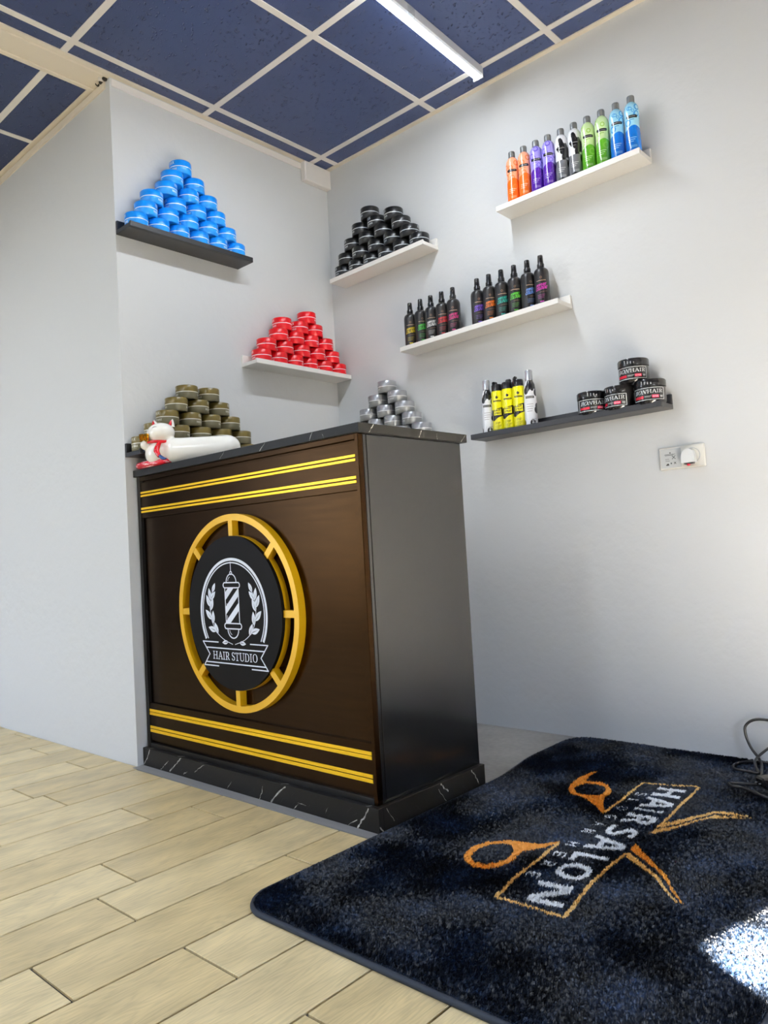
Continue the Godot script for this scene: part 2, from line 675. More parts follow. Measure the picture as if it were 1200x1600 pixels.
func build_room() -> void:
	struct("wall_right", "pale grey painted wall that carries the white and black shelves", "wall", box(Vector3(-0.12, -0.05, -0.12), Vector3(5.3, 2.75, 0.0)), M.wall)
	struct("wall_back", "narrow pale grey niche wall with the blue and red jars", "wall", box(Vector3(-0.12, -0.05, 0.0), Vector3(0.0, 2.75, NICHE)), M.wall)
	struct("wall_left", "plain pale grey wall beside the counter", "wall", box(Vector3(-3.8, -0.05, NICHE - 0.12), Vector3(-0.12, 2.75, NICHE)), M.wall)
	struct("wall_far_left", "far end wall of the shop, darkened to keep counter reflections dim", "wall", box(Vector3(-3.92, -0.05, NICHE - 0.12), Vector3(-3.8, 2.75, 5.1)), M.dark_wall)  # dark tone stands in for the dim depth of the shop
	var wf := struct_root("wall_front", "street side wall with a tall shop window", "wall")
	part(boxes([[Vector3(-3.8, -0.05, 4.9), Vector3(-3.65, 2.75, 5.02)], [Vector3(-2.25, -0.05, 4.9), Vector3(3.9, 2.75, 5.02)], [Vector3(-3.65, 2.3, 4.9), Vector3(-2.25, 2.75, 5.02)], [Vector3(-3.65, -0.05, 4.9), Vector3(-2.25, 0.15, 5.02)]]), M.wall, "wall_panel", wf)
	# slanted shop front with the window that lets the sun in
	var turn := atan(-0.268)
	var L := 5.1 / cos(turn)
	var wz0 := 1.85 / cos(turn)
	var wz1 := 2.757 / cos(turn)
	var sw := struct_root("wall_side", "shop front wall with a large window", "wall")
	sw.position = Vector3(5.0, 0, 0)
	sw.rotation.y = turn
	part(boxes([[Vector3(0, -0.05, -0.2), Vector3(0.12, 2.75, wz0)], [Vector3(0, -0.05, wz1), Vector3(0.12, 2.75, L)], [Vector3(0, 1.5, wz0), Vector3(0.12, 2.75, wz1)], [Vector3(0, -0.05, wz0), Vector3(0.12, 0.45, wz1)]]), M.wall, "wall_panel", sw)
	var win := struct_root("window_1", "shop window with aluminium frame", "window")
	win.position = Vector3(5.0, 0, 0)
	win.rotation.y = turn
	part(boxes([[Vector3(0.03, 0.45, wz0), Vector3(0.09, 0.5, wz1)], [Vector3(0.03, 1.485, wz0), Vector3(0.09, 1.5, wz1)], [Vector3(0.03, 0.5, wz0), Vector3(0.09, 1.485, wz0 + 0.04)], [Vector3(0.03, 0.5, wz1 - 0.012), Vector3(0.09, 1.485, wz1)]]), M.aluminium, "window_frame", win)
	var glass := mat(Color(0.95, 0.98, 0.98, 0.04), 0.02)
	glass.transparency = BaseMaterial3D.TRANSPARENCY_ALPHA
	part(box(Vector3(0.055, 0.5, wz0 + 0.04), Vector3(0.063, 1.485, wz1 - 0.012)), glass, "pane", win)
	var aw := struct_root("trim_8", "unseen beige canvas awning added to keep sun out of the street side window", "awning")  # out of view, added only to block direct sun at this window
	part(box(Vector3(-4.2, 2.42, 5.03), Vector3(5.5, 2.46, 7.4), 0.005), M.cream, "canvas", aw)
	part(box(Vector3(-4.2, 2.32, 7.4), Vector3(5.5, 2.46, 7.43), 0.005), M.cream, "valance", aw)
	var w2 := struct_root("window_2", "tall shop window on the street side", "window")
	for i in 2:
		var xa := -3.65 + 0.7 * i
		var xb := -3.65 + 0.7 * (i + 1)
		part(boxes([[Vector3(xa, 0.15, 4.93), Vector3(xa + 0.03, 2.3, 4.99)], [Vector3(xb - 0.03, 0.15, 4.93), Vector3(xb, 2.3, 4.99)], [Vector3(xa + 0.03, 0.15, 4.93), Vector3(xb - 0.03, 0.2, 4.99)], [Vector3(xa + 0.03, 2.25, 4.93), Vector3(xb - 0.03, 2.3, 4.99)]]), M.aluminium, "window_frame", w2)
		part(box(Vector3(xa + 0.03, 0.2, 4.955), Vector3(xb - 0.03, 2.25, 4.963)), glass, "pane", w2)

func build_floor() -> void:
	var fl := struct_root("floor", "pale oak look plank floor with dark grout lines", "floor")
	part(box(Vector3(-3.9, -0.06, NICHE - 0.02), Vector3(5.3, -0.0055, 5.0)), M.grout, "grout_bed", fl)
	var rng := RandomNumberGenerator.new()
	rng.seed = 5
	var known := {1.08: 1.348, 0.905: 1.749, 0.73: 1.65, 0.555: 1.274, 0.38: 1.405, 0.205: 1.753, 0.03: 1.488, 1.255: 1.751, 1.43: 1.5, 1.605: 1.748}
	var full := 0.62
	var g := 0.0027
	var shared := {}
	var zmax := 3.3
	for s in range(-11, 12):
		var x0 := 0.03 + 0.175 * s
		var ph := rng.randf() * full
		for key in known:
			if absf(key - x0) < 0.01:
				ph = known[key]
		var zs: float = 1.155 if x0 > -0.1 else NICHE
		var z: float = ph - full * ceil((ph - zs) / full)
		while z < zmax:
			var a := maxf(z, zs)
			var b := minf(z + full, zmax)
			if b - a > 0.02:
				var key := "%.3f_%.3f" % [a - z, b - z]
				if not shared.has(key):
					var st := st_new()
					cbox(st, Vector3(g, -0.008, a - z + g), Vector3(0.175 - g, 0.0, b - z - g), 0.0012)
					var m: ArrayMesh = st.commit()
					# stretch the uv over one plank
					var ar := m.surface_get_arrays(0)
					var vv: PackedVector3Array = ar[Mesh.ARRAY_VERTEX]
					var uu: PackedVector2Array = ar[Mesh.ARRAY_TEX_UV]
					for i in vv.size():
						uu[i] = Vector2(vv[i].x / 0.175, vv[i].z / full)
					ar[Mesh.ARRAY_TEX_UV] = uu
					var am := ArrayMesh.new()
					am.add_surface_from_arrays(Mesh.PRIMITIVE_TRIANGLES, ar)
					shared[key] = am
				var pm: Material = M.plank[rng.randi_range(0, 5)]
				part(shared[key], pm, "plank", fl, Vector3(x0, 0, z))
			z += full
	part(boxes([[Vector3(-3.9, -0.01, zmax + 0.003), Vector3(5.3, 0, 5.0)], [Vector3(-3.9, -0.01, NICHE), Vector3(0.03 - 11 * 0.175 - 0.003, 0, zmax)], [Vector3(0.03 + 12 * 0.175 + 0.003, -0.01, 2.303), Vector3(5.3, 0, zmax)]]), M.plank[0], "far_planks", fl)
	struct("floor_niche", "bare grey screed floor of the niche behind the counter", "floor", box(Vector3(0.0, -0.06, 0.0), Vector3(2.15, 0.0, 1.108)), M.concrete)
	struct("floor_bounce", "unseen pale polished floor patch added to bounce sun onto the product wall", "floor", boxes([[Vector3(2.15, -0.06, 0.0), Vector3(5.3, 0.0, 1.108)], [Vector3(2.133, -0.003, 1.155), Vector3(5.3, 0.0, 2.3)]]), M.polished)  # out of view, added as a reflector for the sun
	struct("trim_1", "flat grey floor strip along the counter foot", "trim", box(Vector3(0.0, -0.06, 1.108), Vector3(5.3, 0.0008, 1.153), 0.0), M.strip)

func build_ceiling() -> void:
	var ce := struct_root("ceiling", "suspended ceiling of navy pitted tiles in a cream metal grid", "ceiling")
	var sl := st_new()
	prism(sl, PackedVector2Array([Vector2(-3.92, -0.12), Vector2(side_wall_x(-0.12) + 0.1, -0.12), Vector2(side_wall_x(5.02) + 0.1, 5.02), Vector2(-3.92, 5.02)]), -2.76, -2.66)
	part(sl.commit(), M.wall, "slab", ce, Vector3.ZERO, Vector3(PI / 2, 0, 0))
	var xs := [0.0]
	for i in 9:
		xs.append(0.0958 + 0.6 * i)
	var zs := [0.0]
	for i in 9:
		zs.append(0.1202 + 0.6 * i)
	var shared := {}
	var make := func(xa: float, xb: float, za: float, zb: float) -> void:
		var key := "%.3f_%.3f" % [xb - xa, zb - za]
		if not shared.has(key):
			var st := st_new()
			cbox(st, Vector3.ZERO, Vector3(xb - xa, 0.012, zb - za))
			st.generate_tangents()
			shared[key] = st.commit()
		part(shared[key], M.tile, "ceiling_tile", ce, Vector3(xa, CEIL + 0.003, za))
	for i in xs.size() - 1:
		for j in zs.size() - 1:
			if zs[j] < 4.9 and xs[i] < side_wall_x(zs[j]):
				make.call(xs[i], minf(xs[i + 1], side_wall_x(zs[j]) + 0.02), zs[j], minf(zs[j + 1], 4.9))
	var hw := 0.0125
	for i in range(1, xs.size()):
		part(box(Vector3(xs[i] - hw, CEIL, 0.0), Vector3(xs[i] + hw, CEIL + 0.003, clampf((5.0 - xs[i]) / 0.268, 0.1, 4.9))), M.grid, "grid_bar", ce)
	for j in range(1, zs.size()):
		if zs[j] < 4.9:
			part(box(Vector3(0.0, CEIL - 0.0004, zs[j] - hw), Vector3(side_wall_x(zs[j]), CEIL + 0.0026, zs[j] + hw)), M.grid, "grid_bar", ce)
	# ceiling left of the beam
	var lx := [-0.125, -0.645, -1.245, -1.845, -2.445, -3.045, -3.645, -3.8]
	var lz := [NICHE, 1.3202, 1.9202, 2.5202, 3.1202, 3.7202, 4.3202, 4.9]
	for i in lx.size() - 1:
		for j in lz.size() - 1:
			make.call(lx[i + 1], lx[i], lz[j], lz[j + 1])
	for i in range(1, lx.size() - 1):
		part(box(Vector3(lx[i] - hw, CEIL, NICHE), Vector3(lx[i] + hw, CEIL + 0.003, 4.9)), M.grid, "grid_bar", ce)
	for j in range(1, lz.size() - 1):
		part(box(Vector3(-3.8, CEIL - 0.0004, lz[j] - hw), Vector3(-0.125, CEIL + 0.0026, lz[j] + hw)), M.grid, "grid_bar", ce)
	# wall angles
	struct("trim_2", "cream metal edge strip of the ceiling along the product wall", "trim", box(Vector3(0.0, CEIL - 0.002, 0.0), Vector3(5.0, CEIL + 0.003, 0.022)), M.cream)
	struct("trim_3", "cream metal edge strip of the ceiling along the niche wall", "trim", box(Vector3(0.0, CEIL - 0.002, 0.022), Vector3(0.024, CEIL + 0.003, 4.9)), M.cream)
	struct("trim_4", "cream metal edge strip of the ceiling along the left wall", "trim", boxes([[Vector3(-3.8, CEIL - 0.002, NICHE), Vector3(-0.125, CEIL + 0.003, NICHE + 0.022)], [Vector3(-3.8, CEIL - 0.035, NICHE), Vector3(-0.03, CEIL - 0.008, NICHE + 0.006)]]), M.cream)
	var bt := struct_root("trim_5", "loose cream batten under the ceiling along the niche wall", "trim")
	part(box(Vector3(0, CEIL - 0.036, 0.168), Vector3(0.006, CEIL - 0.009, NICHE - 0.006), 0.001), M.casing, "batten", bt)
	var bm := struct_root("trim_6", "wide cream beam casing running across the ceiling", "trim")
	part(box(Vector3(-0.125, CEIL - 0.004, NICHE), Vector3(0.0, CEIL + 0.05, 4.9)), M.cream, "beam_casing", bm)
	part(boxes([[Vector3(-0.125, CEIL - 0.009, NICHE + 0.006), Vector3(-0.104, CEIL - 0.004, 4.9)], [Vector3(-0.014, CEIL - 0.0075, NICHE + 0.02), Vector3(0.0, CEIL - 0.004, 4.9)]], 0.0015), M.cream, "beam_edge", bm)
	# broken plaster where the beam meets the corner; dark chips paint shaded holes
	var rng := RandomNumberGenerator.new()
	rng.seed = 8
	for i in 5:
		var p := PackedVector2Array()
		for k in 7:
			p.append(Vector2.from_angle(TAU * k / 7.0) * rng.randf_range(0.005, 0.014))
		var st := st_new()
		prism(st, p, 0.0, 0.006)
		part(st.commit(), [M.hole_shade, M.casing, M.hole_shade, M.cream, M.hole_shade][i], "plaster_chip_hole", bm, Vector3(-0.018 - 0.012 * i, CEIL - 0.004, NICHE + 0.012 + 0.008 * (i % 2)), Vector3(PI / 2, 0, 0))
	struct("trim_7", "small white pipe casing in the upper corner of the niche", "trim", box(Vector3(0.0, 2.502, 0.0), Vector3(0.034, CEIL - 0.002, 0.168), 0.004), M.casing)

# LED batten under the ceiling
func build_led(label: String, at: Vector3, turn: float, len: float) -> void:
	var t := thing("led_batten_light", label, "ceiling light", at, turn, "LED batten lights under the ceiling")
	var st := st_new()
	prism(st, PackedVector2Array([Vector2(0.006, 0.0), Vector2(0.024, 0.0), Vector2(0.024, -0.03), Vector2(0.016, -0.034), Vector2(0.013, -0.03), Vector2(0.006, -0.004)]), 0.0, len)
	part(st.commit(), mat(Color(0.78, 0.79, 0.82), 0.4), "housing", t)
	var em := mat(Color(0.95, 0.97, 1.0), 0.4)
	em.emission_enabled = true
	em.emission = Color(0.92, 0.965, 1.0)
	em.emission_energy_multiplier = 9.0
	var d := st_new()
	prism(d, PackedVector2Array([Vector2(-0.016, -0.002), Vector2(0.006, -0.002), Vector2(0.012, -0.03), Vector2(0.013, -0.04), Vector2(0.004, -0.045), Vector2(-0.008, -0.043), Vector2(-0.016, -0.034), Vector2(-0.019, -0.018)]), 0.002, len - 0.002)
	part(d.commit(), em, "diffuser", t)
	part(boxes([[Vector3(-0.021, -0.001, -0.004), Vector3(0.026, 0.0, 0.002)], [Vector3(-0.02, -0.044, -0.004), Vector3(0.024, -0.001, 0.001)]], 0.001), M.plastic_white, "end_cap", t)
	var clear := mat(Color(0.95, 0.97, 0.98, 0.15), 0.08)
	clear.transparency = BaseMaterial3D.TRANSPARENCY_ALPHA
	part(boxes([[Vector3(0.0242, -0.038, 0.44), Vector3(0.027, 0.0, 0.478)], [Vector3(0.0, -0.049, 0.44), Vector3(0.027, -0.0455, 0.478)]], 0.0008), clear, "mounting_clip", t)
	var a := AreaLight3D.new()
	a.name = "led_light"
	a.area_size = Vector2(0.03, len - 0.4)
	a.area_normalize_energy = true
	a.light_energy = LED_POWER
	a.light_color = Color(0.94, 0.97, 1.0)
	a.shadow_enabled = true
	a.area_range = 8.0
	a.position = Vector3(-0.003, -0.051, len * 0.5 + 0.1)
	a.rotation = Vector3(-PI / 2, 0, 0)
	t.add_child(a)

# ------------------------------------------------------------------ counter
func vein_tex(w: float, h: float, veins: Array, base: Color, seed_: int) -> StandardMaterial3D:
	var c := Canvas.new(int(w * 1200), maxi(int(h * 1200), 16), base, 1200.0)
	var rng := RandomNumberGenerator.new()
	rng.seed = seed_
	for i in int(w * 26):
		var p := Vector2(rng.randf() * w, rng.randf() * h)
		c.stroke([p, p + Vector2(rng.randf_range(-0.02, 0.0), rng.randf_range(0.005, 0.02))], 0.0009, base.lightened(0.10))
	for v in veins:
		var pts: Array = []
		for i in v[1].size() - 1:
			var a: Vector2 = v[1][i]
			var b: Vector2 = v[1][i + 1]
			for k in 4:
				pts.append(a.lerp(b, k / 4.0) + Vector2(rng.randf_range(-1, 1), rng.randf_range(-1, 1)) * 0.0018)
		pts.append(v[1][v[1].size() - 1])
		for i in pts.size() - 1:
			c.stroke([pts[i], pts[i + 1]], v[0] * rng.randf_range(0.5, 1.3), Color(0.80, 0.79, 0.76).lerp(base, rng.randf_range(0.0, 0.45)))
	var m := painted(c.tex(), 0.42)
	m.metallic_specular = 0.3
	m.uv1_scale = Vector3(1.0 / w, 1.0 / h, 1)
	return m

func build_counter() -> Node3D:
	var W := 1.167
	var D := 0.4588
	var t := thing("reception_counter", "black and gold reception counter with round hair studio emblem", "counter", Vector3(0.0076, 0, 1.0932), -0.0079)
	var H := 1.0605
	# plinth
	var lft := -0.004
	var fv := []
	for v in [[0.0035, [Vector2(0.044, 0.062), Vector2(0.024, 0.031), Vector2(0.0, 0.005)]], [0.002, [Vector2(0.167, 0.041), Vector2(0.141, 0.021), Vector2(0.113, 0.004)]], [0.0042, [Vector2(0.251, 0.064), Vector2(0.222, 0.042), Vector2(0.174, 0.007)]], [0.0025, [Vector2(0.387, 0.06), Vector2(0.355, 0.043), Vector2(0.33, 0.027)]], [0.0025, [Vector2(0.285, 0.021), Vector2(0.262, 0.01)]], [0.002, [Vector2(0.54, 0.03), Vector2(0.513, 0.004)]], [0.0025, [Vector2(0.699, 0.042), Vector2(0.692, 0.021), Vector2(0.68, 0.002)]], [0.0045, [Vector2(0.807, 0.061), Vector2(0.772, 0.035), Vector2(0.736, 0.003)]], [0.002, [Vector2(0.862, 0.022), Vector2(0.896, 0.022)]], [0.002, [Vector2(0.862, 0.021), Vector2(0.84, 0.002)]], [0.0012, [Vector2(0.988, 0.034), Vector2(0.977, 0.016)]], [0.0045, [Vector2(1.149, 0.061), Vector2(1.126, 0.032), Vector2(1.103, 0.003)]], [0.002, [Vector2(1.102, 0.023), Vector2(1.067, 0.002)]]]:
		var q := []
		for p in v[1]:
			q.append(Vector2(p.x - lft, 0.065 - p.y))
		fv.append([v[0], q])
	var dark := Color(0.105, 0.098, 0.09)
	part(box(Vector3(lft, 0, 0.0), Vector3(W + 0.018, 0.065, 0.018), 0.001), vein_tex(W + 0.022, 0.065, fv, dark, 1), "plinth", t)
	var sv := []
	for v in [[0.0028, [Vector2(-0.39, 0.064), Vector2(-0.407, 0.044), Vector2(-0.424, 0.014)]], [0.004, [Vector2(-0.244, 0.063), Vector2(-0.256, 0.045), Vector2(-0.274, 0.034)]], [0.002, [Vector2(-0.232, 0.049), Vector2(-0.264, 0.008)]], [0.0013, [Vector2(-0.015, 0.058), Vector2(-0.041, 0.018)]]]:
		var q := []
		for p in v[1]:
			q.append(Vector2(p.x + D, 0.065 - p.y))
		sv.append([v[0], q])
	part(box(Vector3(W, 0, -D), Vector3(W + 0.018, 0.065, 0.0), 0.001), vein_tex(D, 0.065, sv, dark, 2), "plinth_return", t)
	# carcass
	part(box(Vector3(W - 0.02, 0.0, -D), Vector3(W, H, -0.034), 0.001), M.side, "side_panel", t)
	part(box(Vector3(W - 0.02, 0.0, -0.0325), Vector3(W - 0.0004, H, -0.0205), 0.0012), M.side, "corner_batten", t)
	part(box(Vector3(0, 0.0, -D), Vector3(0.02, H, -0.0205), 0.001), M.side, "side_panel", t)
	part(box(Vector3(0.02, 0.5, -D + 0.03), Vector3(W - 0.02, 0.518, -0.04)), M.side, "inner_shelf", t)
	# front: frame, recessed panel, raised bands
	part(boxes([[Vector3(0.0, 0.0, -0.0195), Vector3(0.02, H, 0.0)]], 0.0012), M.frame, "stile", t)
	part(boxes([[Vector3(W - 0.0135, 0.0, -0.0195), Vector3(W, H, 0.0)]], 0.0012), M.front, "stile", t)
	part(box(Vector3(0.02, 1.0445, -0.0195), Vector3(W - 0.0135, H, -0.0008), 0.001), M.front, "top_rail", t)
	part(box(Vector3(0.02, 0.0, -0.0195), Vector3(W - 0.0135, 0.0815, -0.0008), 0.001), M.frame, "bottom_rail", t)
	part(box(Vector3(0.02, 0.08, -0.03), Vector3(W - 0.0135, 1.05, -0.012)), M.front, "front_panel", t)
	part(box(Vector3(0.0205, 0.906, -0.012), Vector3(W - 0.014, 1.038, -0.003), 0.001), M.front, "upper_band", t)
	part(box(Vector3(0.0205, 0.0905, -0.012), Vector3(W - 0.014, 0.2265, -0.003), 0.001), M.front, "lower_band", t)
	for y in [[0.9965, 1.004], [0.985, 0.9925], [0.937, 0.945], [0.9255, 0.933], [0.1946, 0.2045], [0.183, 0.193], [0.134, 0.144], [0.121, 0.1317]]:
		part(box(Vector3(0.022, y[0], -0.003), Vector3(W - 0.0145, y[1], -0.0005), 0.0006), M.gold_foil, "gold_stripe", t)
	# top
	var tv := []
	for v in [[0.0018, [Vector2(0.999, 1.086), Vector2(0.985, 1.062)]], [0.002, [Vector2(0.784, 1.085), Vector2(0.756, 1.062)]], [0.0016, [Vector2(0.573, 1.086), Vector2(0.548, 1.063)]], [0.0014, [Vector2(1.038, 1.075), Vector2(1.047, 1.062)]]]:
		var q := []
		for p in v[1]:
			q.append(Vector2(p.x + 0.006, 1.0865 - p.y))
		tv.append([v[0], q])
	var slab := Color(0.125, 0.122, 0.12)
	part(box(Vector3(-0.006, H, -D - 0.016), Vector3(W + 0.0155, 1.0865, 0.011), 0.0015), vein_tex(W + 0.0215, 0.026, tv, slab, 3), "counter_top", t)
	var ev := []
	for v in [[0.002, [Vector2(-0.05, 1.084), Vector2(-0.029, 1.062)]], [0.0018, [Vector2(-0.255, 1.084), Vector2(-0.241, 1.062)]], [0.0012, [Vector2(-0.325, 1.08), Vector2(-0.326, 1.062)]], [0.002, [Vector2(-0.468, 1.084), Vector2(-0.443, 1.061)]]]:
		var q := []
		for p in v[1]:
			q.append(Vector2(p.x + D + 0.0155, 1.0865 - p.y))
		ev.append([v[0], q])
	part(box(Vector3(W + 0.0155, H + 0.0005, -D - 0.0155), Vector3(W + 0.0163, 1.0855, 0.0105)), vein_tex(D + 0.026, 0.025, ev, slab, 4), "edge_banding", t)
	build_emblem(t)
	return t

func leaf(st: SurfaceTool, base: Vector2, dir: Vector2, len: float, wid: float, z0: float, z1: float) -> void:
	# two halves with a dark midrib left open between them
	var n := dir.orthogonal()
	for s in [-1.0, 1.0]:
		var p := PackedVector2Array()
		var rib := 0.0011
		p.append(base + n * s * rib * 0.3)
		for i in range(1, 7):
			var f := i / 7.0
			p.append(base + dir * len * f + n * s * (wid * sin(PI * pow(f, 0.85)) + rib * 0.4))
		p.append(base + dir * len)
		p.append(base + dir * len * 0.75 + n * s * rib * 0.2)
		p.append(base + dir * len * 0.3 + n * s * rib)
		prism(st, p, z0, z1)

func build_emblem(t: Node3D) -> void:
	var c := Vector2(0.590, 0.567)
	var st := st_new()
	ring3(st, c, 0.2935, 0.3145, -0.012, 0.0145, 0, TAU, 96)
	part(st.commit(), M.gold, "emblem_ring", t)
	st = st_new()
	ring3(st, c, 0.2, 0.2455, -0.012, 0.008, 0, TAU, 96)
	part(st.commit(), M.gold, "emblem_back_ring", t)
	for k in 8:
		st = st_new()
		var d := Vector2.from_angle(TAU * k / 8.0)
		var n := d.orthogonal() * 0.0105
		prism(st, PackedVector2Array([c + d * 0.243 + n, c + d * 0.295 + n, c + d * 0.295 - n, c + d * 0.243 - n]), -0.011, 0.0135)
		part(st.commit(), M.gold, "emblem_spoke", t)
	st = st_new()
	ring3(st, c, 0.0, 0.2445, 0.008, 0.0195, 0, TAU, 96)
	var disc := part(st.commit(), M.disc, "emblem_disc", t)
	var z0 := 0.0195
	var z1 := 0.0201
	var cu := 0.590
	# arch
	st = st_new()
	var ac := Vector2(cu, 0.565)
	var a0 := -asin(0.086 / 0.1755)
	ring3(st, ac, 0.1675, 0.1765, z0, z1, a0, PI - a0, 64)
	ring3(st, ac, 0.1595, 0.1632, z0, z1, a0 - 0.03, PI - a0 + 0.03, 64)
	part(st.commit(), M.print, "arch_print", disc)
	# barber pole
	st = st_new()
	var P := func(x: float, y: float) -> Vector2: return Vector2(cu + x, y)
	stroke3(st, [P.call(0, 0.7285), P.call(0, 0.697)], 0.0022, z0, z1)
	ring3(st, P.call(0, 0.6935), 0.0035, 0.0065, z0, z1, 0, TAU, 20)
	ring3(st, P.call(0, 0.664), 0.0245, 0.028, z0, z1, 0, PI, 28)
	for b in [[0.0435, 0.6465, 0.663], [0.0445, 0.5165, 0.5335]]:
		var rr: float = (b[2] - b[1]) * 0.5
		var ym: float = (b[2] + b[1]) * 0.5
		stroke3(st, [P.call(-b[0] + rr, b[2]), P.call(b[0] - rr, b[2])], 0.0038, z0, z1)
		stroke3(st, [P.call(-b[0] + rr, b[1]), P.call(b[0] - rr, b[1])], 0.0038, z0, z1)
		ring3(st, P.call(b[0] - rr, ym), rr - 0.0019, rr + 0.0019, z0, z1, -PI / 2, PI / 2, 14)
		ring3(st, P.call(-b[0] + rr, ym), rr - 0.0019, rr + 0.0019, z0, z1, PI / 2, PI * 1.5, 14)
	ring3(st, P.call(0, 0.5155), 0.0265, 0.0302, z0, z1, PI, TAU, 28)
	ring3(st, P.call(0, 0.664), 0.0175, 0.0190, z0, z1, PI * 0.62, PI * 0.92, 8)
	ring3(st, P.call(0, 0.5155), 0.0185, 0.02, z0, z1, PI * 1.05, PI * 1.38, 8)
	var hw := 0.0355
	for s in [-1.0, 1.0]:
		stroke3(st, [P.call(hw * s, 0.6455), P.call(hw * s, 0.5345)], 0.0032, z0, z1)
	# slanted stripes clipped to the shaft
	var frame := PackedVector2Array([P.call(-hw, 0.5345), P.call(hw, 0.5345), P.call(hw, 0.6455), P.call(-hw, 0.6455)])
	for k in 3:
		var y := 0.5165 + 0.0455 * k
		var slope := 0.062
		var bandp := PackedVector2Array([P.call(-hw - 0.001, y - 0.002), P.call(hw + 0.001, y + slope - 0.002), P.call(hw + 0.001, y + slope + 0.0225), P.call(-hw - 0.001, y + 0.0225)])
		for piece in Geometry2D.intersect_polygons(frame, bandp):
			prism(st, piece, z0, z1)
	for k in 3:
		stroke3(st, [P.call(-0.0275, 0.634 - 0.038 * k), P.call(-0.0275, 0.618 - 0.038 * k)], 0.0018, z0, z1)
	part(st.commit(), M.print, "barber_pole_print", disc)
	# laurels
	for s in [-1.0, 1.0]:
		st = st_new()
		var stem := [Vector2(0.007, 0.4677), Vector2(0.06, 0.4845), Vector2(0.102, 0.517), Vector2(0.1205, 0.573), Vector2(0.1125, 0.62), Vector2(0.082, 0.668)]
		var pts := []
		for i in 5:
			for k in 4:
				pts.append(stem[i].cubic_interpolate(stem[i + 1], stem[maxi(i - 1, 0)], stem[mini(i + 2, 5)], k / 4.0))
		var mirrored := []
		for i in 18:
			mirrored.append(Vector2(cu + s * pts[i].x, pts[i].y))
		stroke3(st, mirrored, 0.0019, z0, z1)
		for e in [[3, -1, 0.7], [7, 1, 0.95], [6, -1, 0.9], [10, 1, 1.0], [9, -1, 0.95], [13, 1, 0.95], [12, -1, 0.95], [15, 1, 0.85], [15, -1, 0.85], [17, 0, 0.75]]:
			var i: int = e[0]
			var p: Vector2 = pts[i]
			var d: Vector2 = (pts[mini(i + 1, 19)] - pts[i - 1]).normalized()
			var side: float = -e[1]
			var dr := d.rotated(side * 0.50)
			if e[0] == 3:
				dr = d.rotated(-0.42 + 0.9)
				dr = Vector2(0.94, -0.10).normalized()
				p = pts[2]
			leaf(st, Vector2(cu + s * p.x, p.y), Vector2(s * dr.x, dr.y), 0.045 * e[2], 0.0092 * e[2], z0, z1)
		part(st.commit(), M.print, "laurel_print", disc)
	# banner
	st = st_new()
	var lw := 0.0036
	for s in [-1.0, 1.0]:
		stroke3(st, [P.call(s * 0.085, 0.4715), P.call(s * 0.170, 0.4715), P.call(s * 0.1345, 0.4315), P.call(s * 0.167, 0.3945), P.call(s * 0.088, 0.3945)], lw, z0, z1)
	stroke3(st, [P.call(-0.152, 0.4525), P.call(0.152, 0.4525)], lw, z0, z1)
	stroke3(st, [P.call(-0.156, 0.4055), P.call(0.156, 0.4055)], lw, z0, z1)
	part(st.commit(), M.print, "banner_print", disc)
	st = st_new()
	text3(st, "HAIR STUDIO", serif, P.call(-0.116, 0.4165), Vector2(0.233, 0), Vector2(0, 0.0262), z1)
	part(st.commit(), M.print, "lettering", disc)

# ------------------------------------------------------------------ shelves and what stands on them
const LEDGE_TOP := 0.016

func make_ledge(len: float, m: Material, label: String, at: Vector3, turn: float, tilt: float) -> void:
	var t := thing("wall_shelf", label, "shelf", at, turn)
	t.rotation.z = tilt
	part(box(Vector3(0, 0, 0.0), Vector3(len, LEDGE_TOP, 0.097), 0.001), m, "board", t)
	part(box(Vector3(0, 0, 0.097), Vector3(len, 0.0205, 0.106), 0.0012), m, "front_lip", t)
	part(box(Vector3(0, LEDGE_TOP, 0.0), Vector3(len, 0.0515, 0.0115), 0.0012), m, "back_strip", t)

func jar_tex(lid: bool, base: Color, ink: Color, seed_: int) -> StandardMaterial3D:
	var c := Canvas.new(512, 64, base)
	var rng := RandomNumberGenerator.new()
	rng.seed = seed_
	if lid:
		for r in 2:
			var o := 120.0 + 256.0 * r
			# line drawing of a comb, a razor and scissors
			c.stroke([Vector2(o, 40), Vector2(o, 16), Vector2(o + 9, 16), Vector2(o + 9, 40)], 3.4, ink)
			c.stroke([Vector2(o + 16, 42), Vector2(o + 22, 14), Vector2(o + 28, 42)], 3.4, ink)
			c.stroke([Vector2(o + 34, 14), Vector2(o + 46, 40)], 3.4, ink)
			c.stroke([Vector2(o + 46, 14), Vector2(o + 34, 40)], 3.4, ink)
	else:
		for r in 2:
			var o := 96.0 + 256.0 * r
			c.text("HAIR WAX", sans_bold, Vector2(o, 34), Vector2(92, 0), Vector2(0, -20), ink)
			c.stroke([Vector2(o + 10, 44), Vector2(o + 80, 44)], 3.0, base.lerp(ink, 0.55))
			c.stroke([Vector2(o + 20, 50), Vector2(o + 50, 50)], 1.6, base.lerp(ink, 0.45))
	return painted(c.tex(), 0.28 if lid else 0.3)

